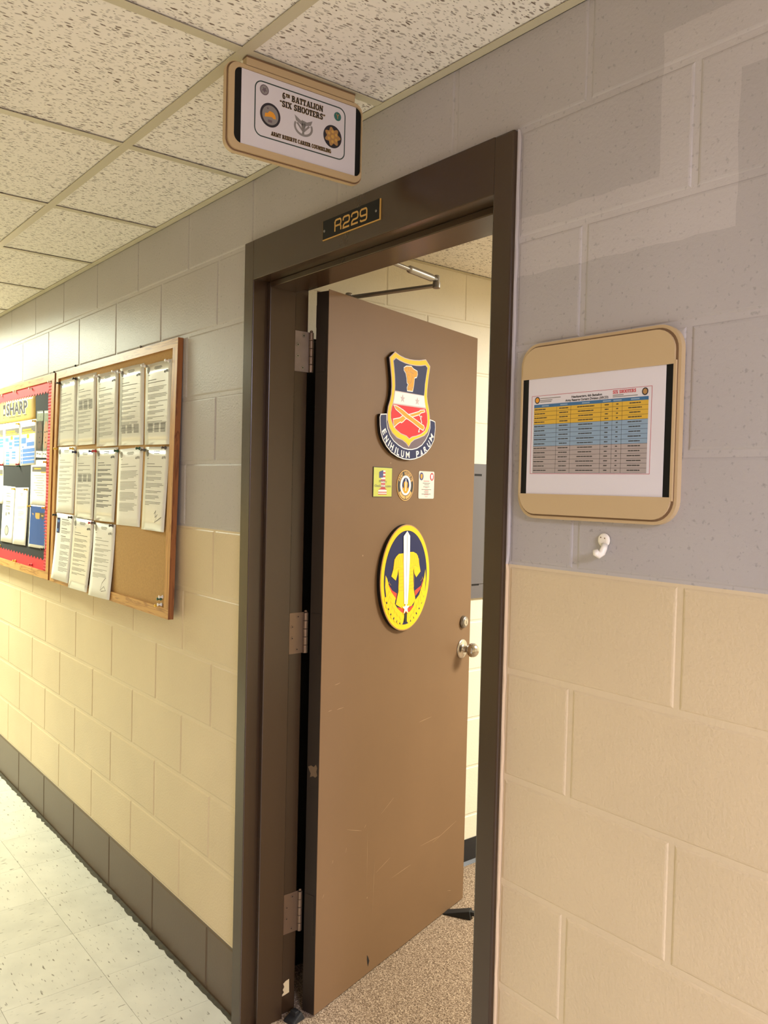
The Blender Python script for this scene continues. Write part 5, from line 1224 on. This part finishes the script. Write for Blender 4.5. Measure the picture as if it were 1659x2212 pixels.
prints(t, f, 'gold_mark', [(0.36, 0.62, 0.18, 0.32), (0.14, 0.24, 0.20, 0.33), (0.72, 0.84, 0.22, 0.25)], M['gold'], 0.0008)
prints(t, f, 'figure', [(0.08, 0.28, 0.42, 0.82)], M['photo_dark'], 0.0006)
prints(t, f, 'text_lines', [(0.36, 0.85 - 0.06 * (i % 3), 0.44 + 0.07 * i, 0.462 + 0.07 * i) for i in range(6)], M['navy'], 0.0006)
for i, (cn, lab) in enumerate((([(-2.433, 1.523), (-2.211, 1.519), (-2.222, 1.241), (-2.436, 1.238)], 'white letter with a round seal at its foot on the black backing'), ([(-2.207, 1.516), (-1.988, 1.52), (-1.996, 1.245), (-2.214, 1.239)], 'white letter without a seal on the black backing'))):
    t, f = sheet('letter_sheet', cn, lab, 'letter', M['paper'], 0.0112, 0.004, 0.0008, GP)
    r = random.Random(50 + i)
    if i == 0:
        prints(t, f, 'print', [(0.28, 0.66, v, v + 0.012) for v in (0.12, 0.17, 0.26, 0.275, 0.30, 0.345, 0.36, 0.40)] + [(0.3, 0.42, 0.47, 0.53), (0.5, 0.66, 0.46, 0.50)], M['ink_soft'])
        prints(t, f, 'seal', [[(0.48 + 0.17 * math.cos(a), 0.79 + 0.095 * math.sin(a)) for a in [2 * PI * q / 24 for q in range(24)]]], M['ink_soft'])
        prints(t, f, 'seal_core', [[(0.48 + 0.12 * math.cos(a), 0.79 + 0.068 * math.sin(a)) for a in [2 * PI * q / 20 for q in range(20)]]], M['ink_faint'], 0.0006)
    else:
        prints(t, f, 'print', [(0.4, 0.6, 0.10, 0.115), (0.45, 0.58, 0.13, 0.14)] + para(r, 0.33, 3, 0.2, 0.85) + para(r, 0.42, 5, 0.3, 0.8) + para(r, 0.54, 3, 0.3, 0.8), M['ink_faint'])
t, f = sheet('notice_sheet', [(-2.70, 1.625), (-2.444, 1.624), (-2.422, 1.429), (-2.68, 1.429)], 'white notice sheet at the left edge below the flow charts', 'notice', M['paper'], 0.0110, 0.001, 0.0006, GP)
prints(t, f, 'title_bar', [(0.08, 0.95, 0.10, 0.22)], M['grey_bar']); prints(t, f, 'gold_bar', [(0.08, 0.95, 0.225, 0.25)], M['pin_yellow'])

# push pins -----------------------------------------------------------------
def pin_mesh(m_):
    return MB().lathe([(0.0012, -0.004), (0.0062, 0.0), (0.0062, 0.0018), (0.0034, 0.0038), (0.0030, 0.0095), (0.0052, 0.0122), (0.0052, 0.0138), (0.0030, 0.0145)], (0, 0, 0), (0, -1, 0), 14).mesh('push_pin', m_, True)
PM = {c_: pin_mesh(M['pin_' + c_]) for c_ in ('black', 'blue', 'red', 'green', 'yellow', 'white', 'grey')}
PINS = [(-1.575, 1.978, 'black', 'at the top left corner of the first top row memo'), (-1.366, 1.979, 'black', 'between the first two top row memos'), (-1.115, 1.967, 'white', 'at the top left corner of the third top row memo'), (-0.930, 1.967, 'white', 'at the top right corner of the third top row memo'), (-0.875, 1.960, 'white', 'at the top left corner of the fourth top row memo'), (-0.656, 1.962, 'white', 'between the fourth and fifth top row memos'), (-0.462, 1.960, 'white', 'at the top right corner of the corner memo'),
 (-1.582, 1.695, 'yellow', 'at the top left corner of the first middle row memo'), (-1.374, 1.691, 'yellow', 'at the top right corner of the first middle row memo'), (-1.340, 1.676, 'blue', 'at the top left corner of the second middle row memo'), (-1.145, 1.675, 'blue', 'at the top right corner of the second middle row memo'), (-1.108, 1.676, 'red', 'at the top left corner of the third middle row memo'), (-0.880, 1.672, 'green', 'between the third and fourth middle row memos'), (-0.677, 1.677, 'green', 'at the top right corner of the fourth middle row memo'), (-0.636, 1.671, 'grey', 'at the top left corner of the last middle row memo'), (-0.464, 1.675, 'grey', 'at the top right corner of the last middle row memo'),
 (-1.566, 1.409, 'black', 'at the top left corner of the picture strip notice'), (-1.361, 1.407, 'black', 'at the top right corner of the picture strip notice'), (-1.122, 1.396, 'red', 'at the top right corner of the second bottom row memo'), (-1.094, 1.397, 'grey', 'at the top left corner of the lowest memo'), (-0.903, 1.396, 'grey', 'at the top right corner of the lowest memo'),
 (-0.457, 1.178, 'green', 'in the bare lower right corner of the cork'), (-0.444, 1.186, 'white', 'beside the green pin in the bare cork corner'), (-0.474, 1.154, 'yellow', 'lowest in the bare cork corner'), (-0.452, 1.160, 'white', 'below the green pin in the bare cork corner'),
 (-1.981, 1.985, 'white', 'in the top red border above the black gap'), (-2.244, 1.990, 'white', 'in the top red border above the gold banner'), (-1.697, 1.993, 'white', 'at the top right corner of the red border'), (-2.500, 1.990, 'white', 'in the top red border at the left edge'), (-2.155, 1.160, 'yellow', 'in the bottom red border'), (-1.888, 1.164, 'red', 'in the bottom red border under the blue poster'), (-2.444, 1.215, 'yellow', 'above the bottom red border at the left edge'), (-2.178, 1.829, 'yellow', 'between the two flow chart sheets'), (-1.911, 1.830, 'yellow', 'at the top right corner of the large block flow chart'), (-1.722, 1.638, 'yellow', 'at the top right corner of the notice above the blue poster'), (-1.718, 1.434, 'yellow', 'at the top right corner of the blue poster'), (-1.944, 1.434, 'yellow', 'at the top left corner of the blue poster'), (-2.006, 1.511, 'yellow', 'at the top right corner of the letter without a seal'), (-2.216, 1.510, 'yellow', 'between the two letters'), (-2.156, 1.630, 'red', 'at the foot of the flow chart sheets'), (-2.146, 1.622, 'green', 'just below the red pin under the flow charts'), (-2.448, 1.630, 'red', 'under the left corner of the scattered box flow chart'), (-1.716, 1.250, 'black', 'at the bottom right corner of the blue poster')]
for x, z, c_, where in PINS:
    o = bpy.data.objects.new('push_pin', PM[c_]); C.objects.link(o)
    o.location = BW(x, z, 0.0146); o.rotation_euler = (TILT, 0, 0)
    tag(o, ('clear' if c_ == 'white' else c_) + ' push pin ' + where, 'push pin', 'push pins in the cork boards')
# pins left in the wall above the boards
for x, where in ((-0.735, 'above the oak grain of the memo board'), (-1.42, 'above the left half of the memo board'), (-1.70, 'above the red bordered board')):
    o = bpy.data.objects.new('wall_tack', MB().lathe([(0.0012, -0.003), (0.0046, 0), (0.0046, 0.002), (0.0020, 0.0045)], (0, 0, 0), (0, -1, 0), 12).mesh('wall_tack', M['steel_dull'] if x > -1 else M['pin_black'], True)); C.objects.link(o)
    o.location = (x, -0.0005, BT + 0.012)
    tag(o, ('steel' if x > -1 else 'black') + ' tack in the grey wall ' + where, 'tack', 'tacks in the wall above the boards')

# clear empty sleeve left on the bare cork below the signed memo
# ------------------------------------------------------------------ things in the doorway and the room
t = thing('door_wedge', (-0.022, 0.945, 0.0), (0, 0, 0.55), 'black rubber door wedge under the knob corner of the open door', 'door wedge')
w_ = MB().add([(-0.055, -0.019, 0.0), (0.050, -0.021, 0.0), (0.050, 0.021, 0.0), (-0.055, 0.019, 0.0), (-0.055, -0.017, 0.004), (0.044, -0.017, 0.030), (0.044, 0.017, 0.030), (-0.055, 0.017, 0.004)], [(0, 3, 2, 1), (4, 5, 6, 7), (0, 1, 5, 4), (1, 2, 6, 5), (2, 3, 7, 6), (3, 0, 4, 7)])
w_.build('wedge_body', M['rubber'], t, bevel=0.003)
MB().box(0.030, 0.062, -0.010, 0.010, 0.010, 0.026).build('wedge_tail', M['rubber'], t, bevel=0.004)
t = thing('rubber_stop', (0.118, 0.140, 0.0), (0, 0, 0.2), 'black rubber stop on the carpet at the foot of the hinge jamb', 'door stop')
MB().add([(-0.020, -0.026, 0), (0.024, -0.026, 0), (0.024, 0.026, 0), (-0.020, 0.026, 0), (-0.014, -0.018, 0.008), (0.018, -0.020, 0.006), (0.018, 0.018, 0.022), (-0.014, 0.018, 0.024)], [(0, 3, 2, 1), (4, 5, 6, 7), (0, 1, 5, 4), (1, 2, 6, 5), (2, 3, 7, 6), (3, 0, 4, 7)]).build('stop_body', M['rubber'], t, bevel=0.003)
MB().box(-0.010, 0.012, -0.004, 0.012, 0.012, 0.026).build('stop_ridge', M['rubber'], t, bevel=0.002)
tp = MB()
pp = [(0.147, 0.100), (0.136, 0.098), (0.127, 0.092), (0.131, 0.082), (0.126, 0.074), (0.130, 0.066), (0.119, 0.055), (0.133, 0.057), (0.148, 0.060)]
tp.add([(0.0, y - 0.134, z - 0.055) for y, z in pp], [tuple(range(len(pp)))])
tp.add([(0.0, 0, 0)], [])
o = tp.build('torn_tape', M['tape'])
sm_ = o.modifiers.new('thick', 'SOLIDIFY'); sm_.thickness = 0.0006
o.location = (OX0 + 0.0008, 0.134, 0.055)
tag(o, 'torn cream scrap of tape low on the hinge jamb', 'tape')

# grey steel cabinet on the room wall
t = thing('electrical_panel', (RX0, 1.02, 1.113), (0, 0, PI / 2), 'flat grey steel electrical panel on the cream room wall', 'electrical panel')
art(t, 'trim_plate', rect(0, 0.56, 0, 0.553), M['panel_grey'], 0.0, 0.012)
o = art(t, 'panel_door', rect(0.085, 0.475, 0.06, 0.493), M['panel_grey'], 0.012, 0.016)
for z in (0.052, 0.503): art(t, 'slot', rect(0.22, 0.262, z, z + 0.009), M['dark_hole'], 0.0118, 0.0123)
for x, z in ((0.03, 0.03), (0.53, 0.03), (0.03, 0.523), (0.53, 0.523)):
    MB().lathe([(0.006, 0.012), (0.005, 0.014)], (x, 0, z), (0, -1, 0), 12).build('screw', M['steel_dull'], t)
# tall dark cabinet tucked behind the door
t = thing('tall_cabinet', (-0.198, 0.382, 0), label='tall black cabinet tucked behind the hinge side of the open door', cat='cabinet')
MB().box(-0.098, 0.090, -0.195, 0.195, 0.0, 2.03).build('body', M['cabinet'], t)
for z0, z1 in ((0.04, 1.80), (1.815, 2.02)):
    q = MB().box(0.090, 0.100, -0.190, 0.190, z0, z1).build('cabinet_door', M['cabinet'], t, bevel=0.002)
    MB().tube([(0.101, 0.14, (z0 + z1) / 2 - 0.04), (0.118, 0.14, (z0 + z1) / 2 - 0.035), (0.118, 0.14, (z0 + z1) / 2 + 0.035), (0.101, 0.14, (z0 + z1) / 2 + 0.04)], 0.004, 8).build('handle', M['steel_dull'], q, True)
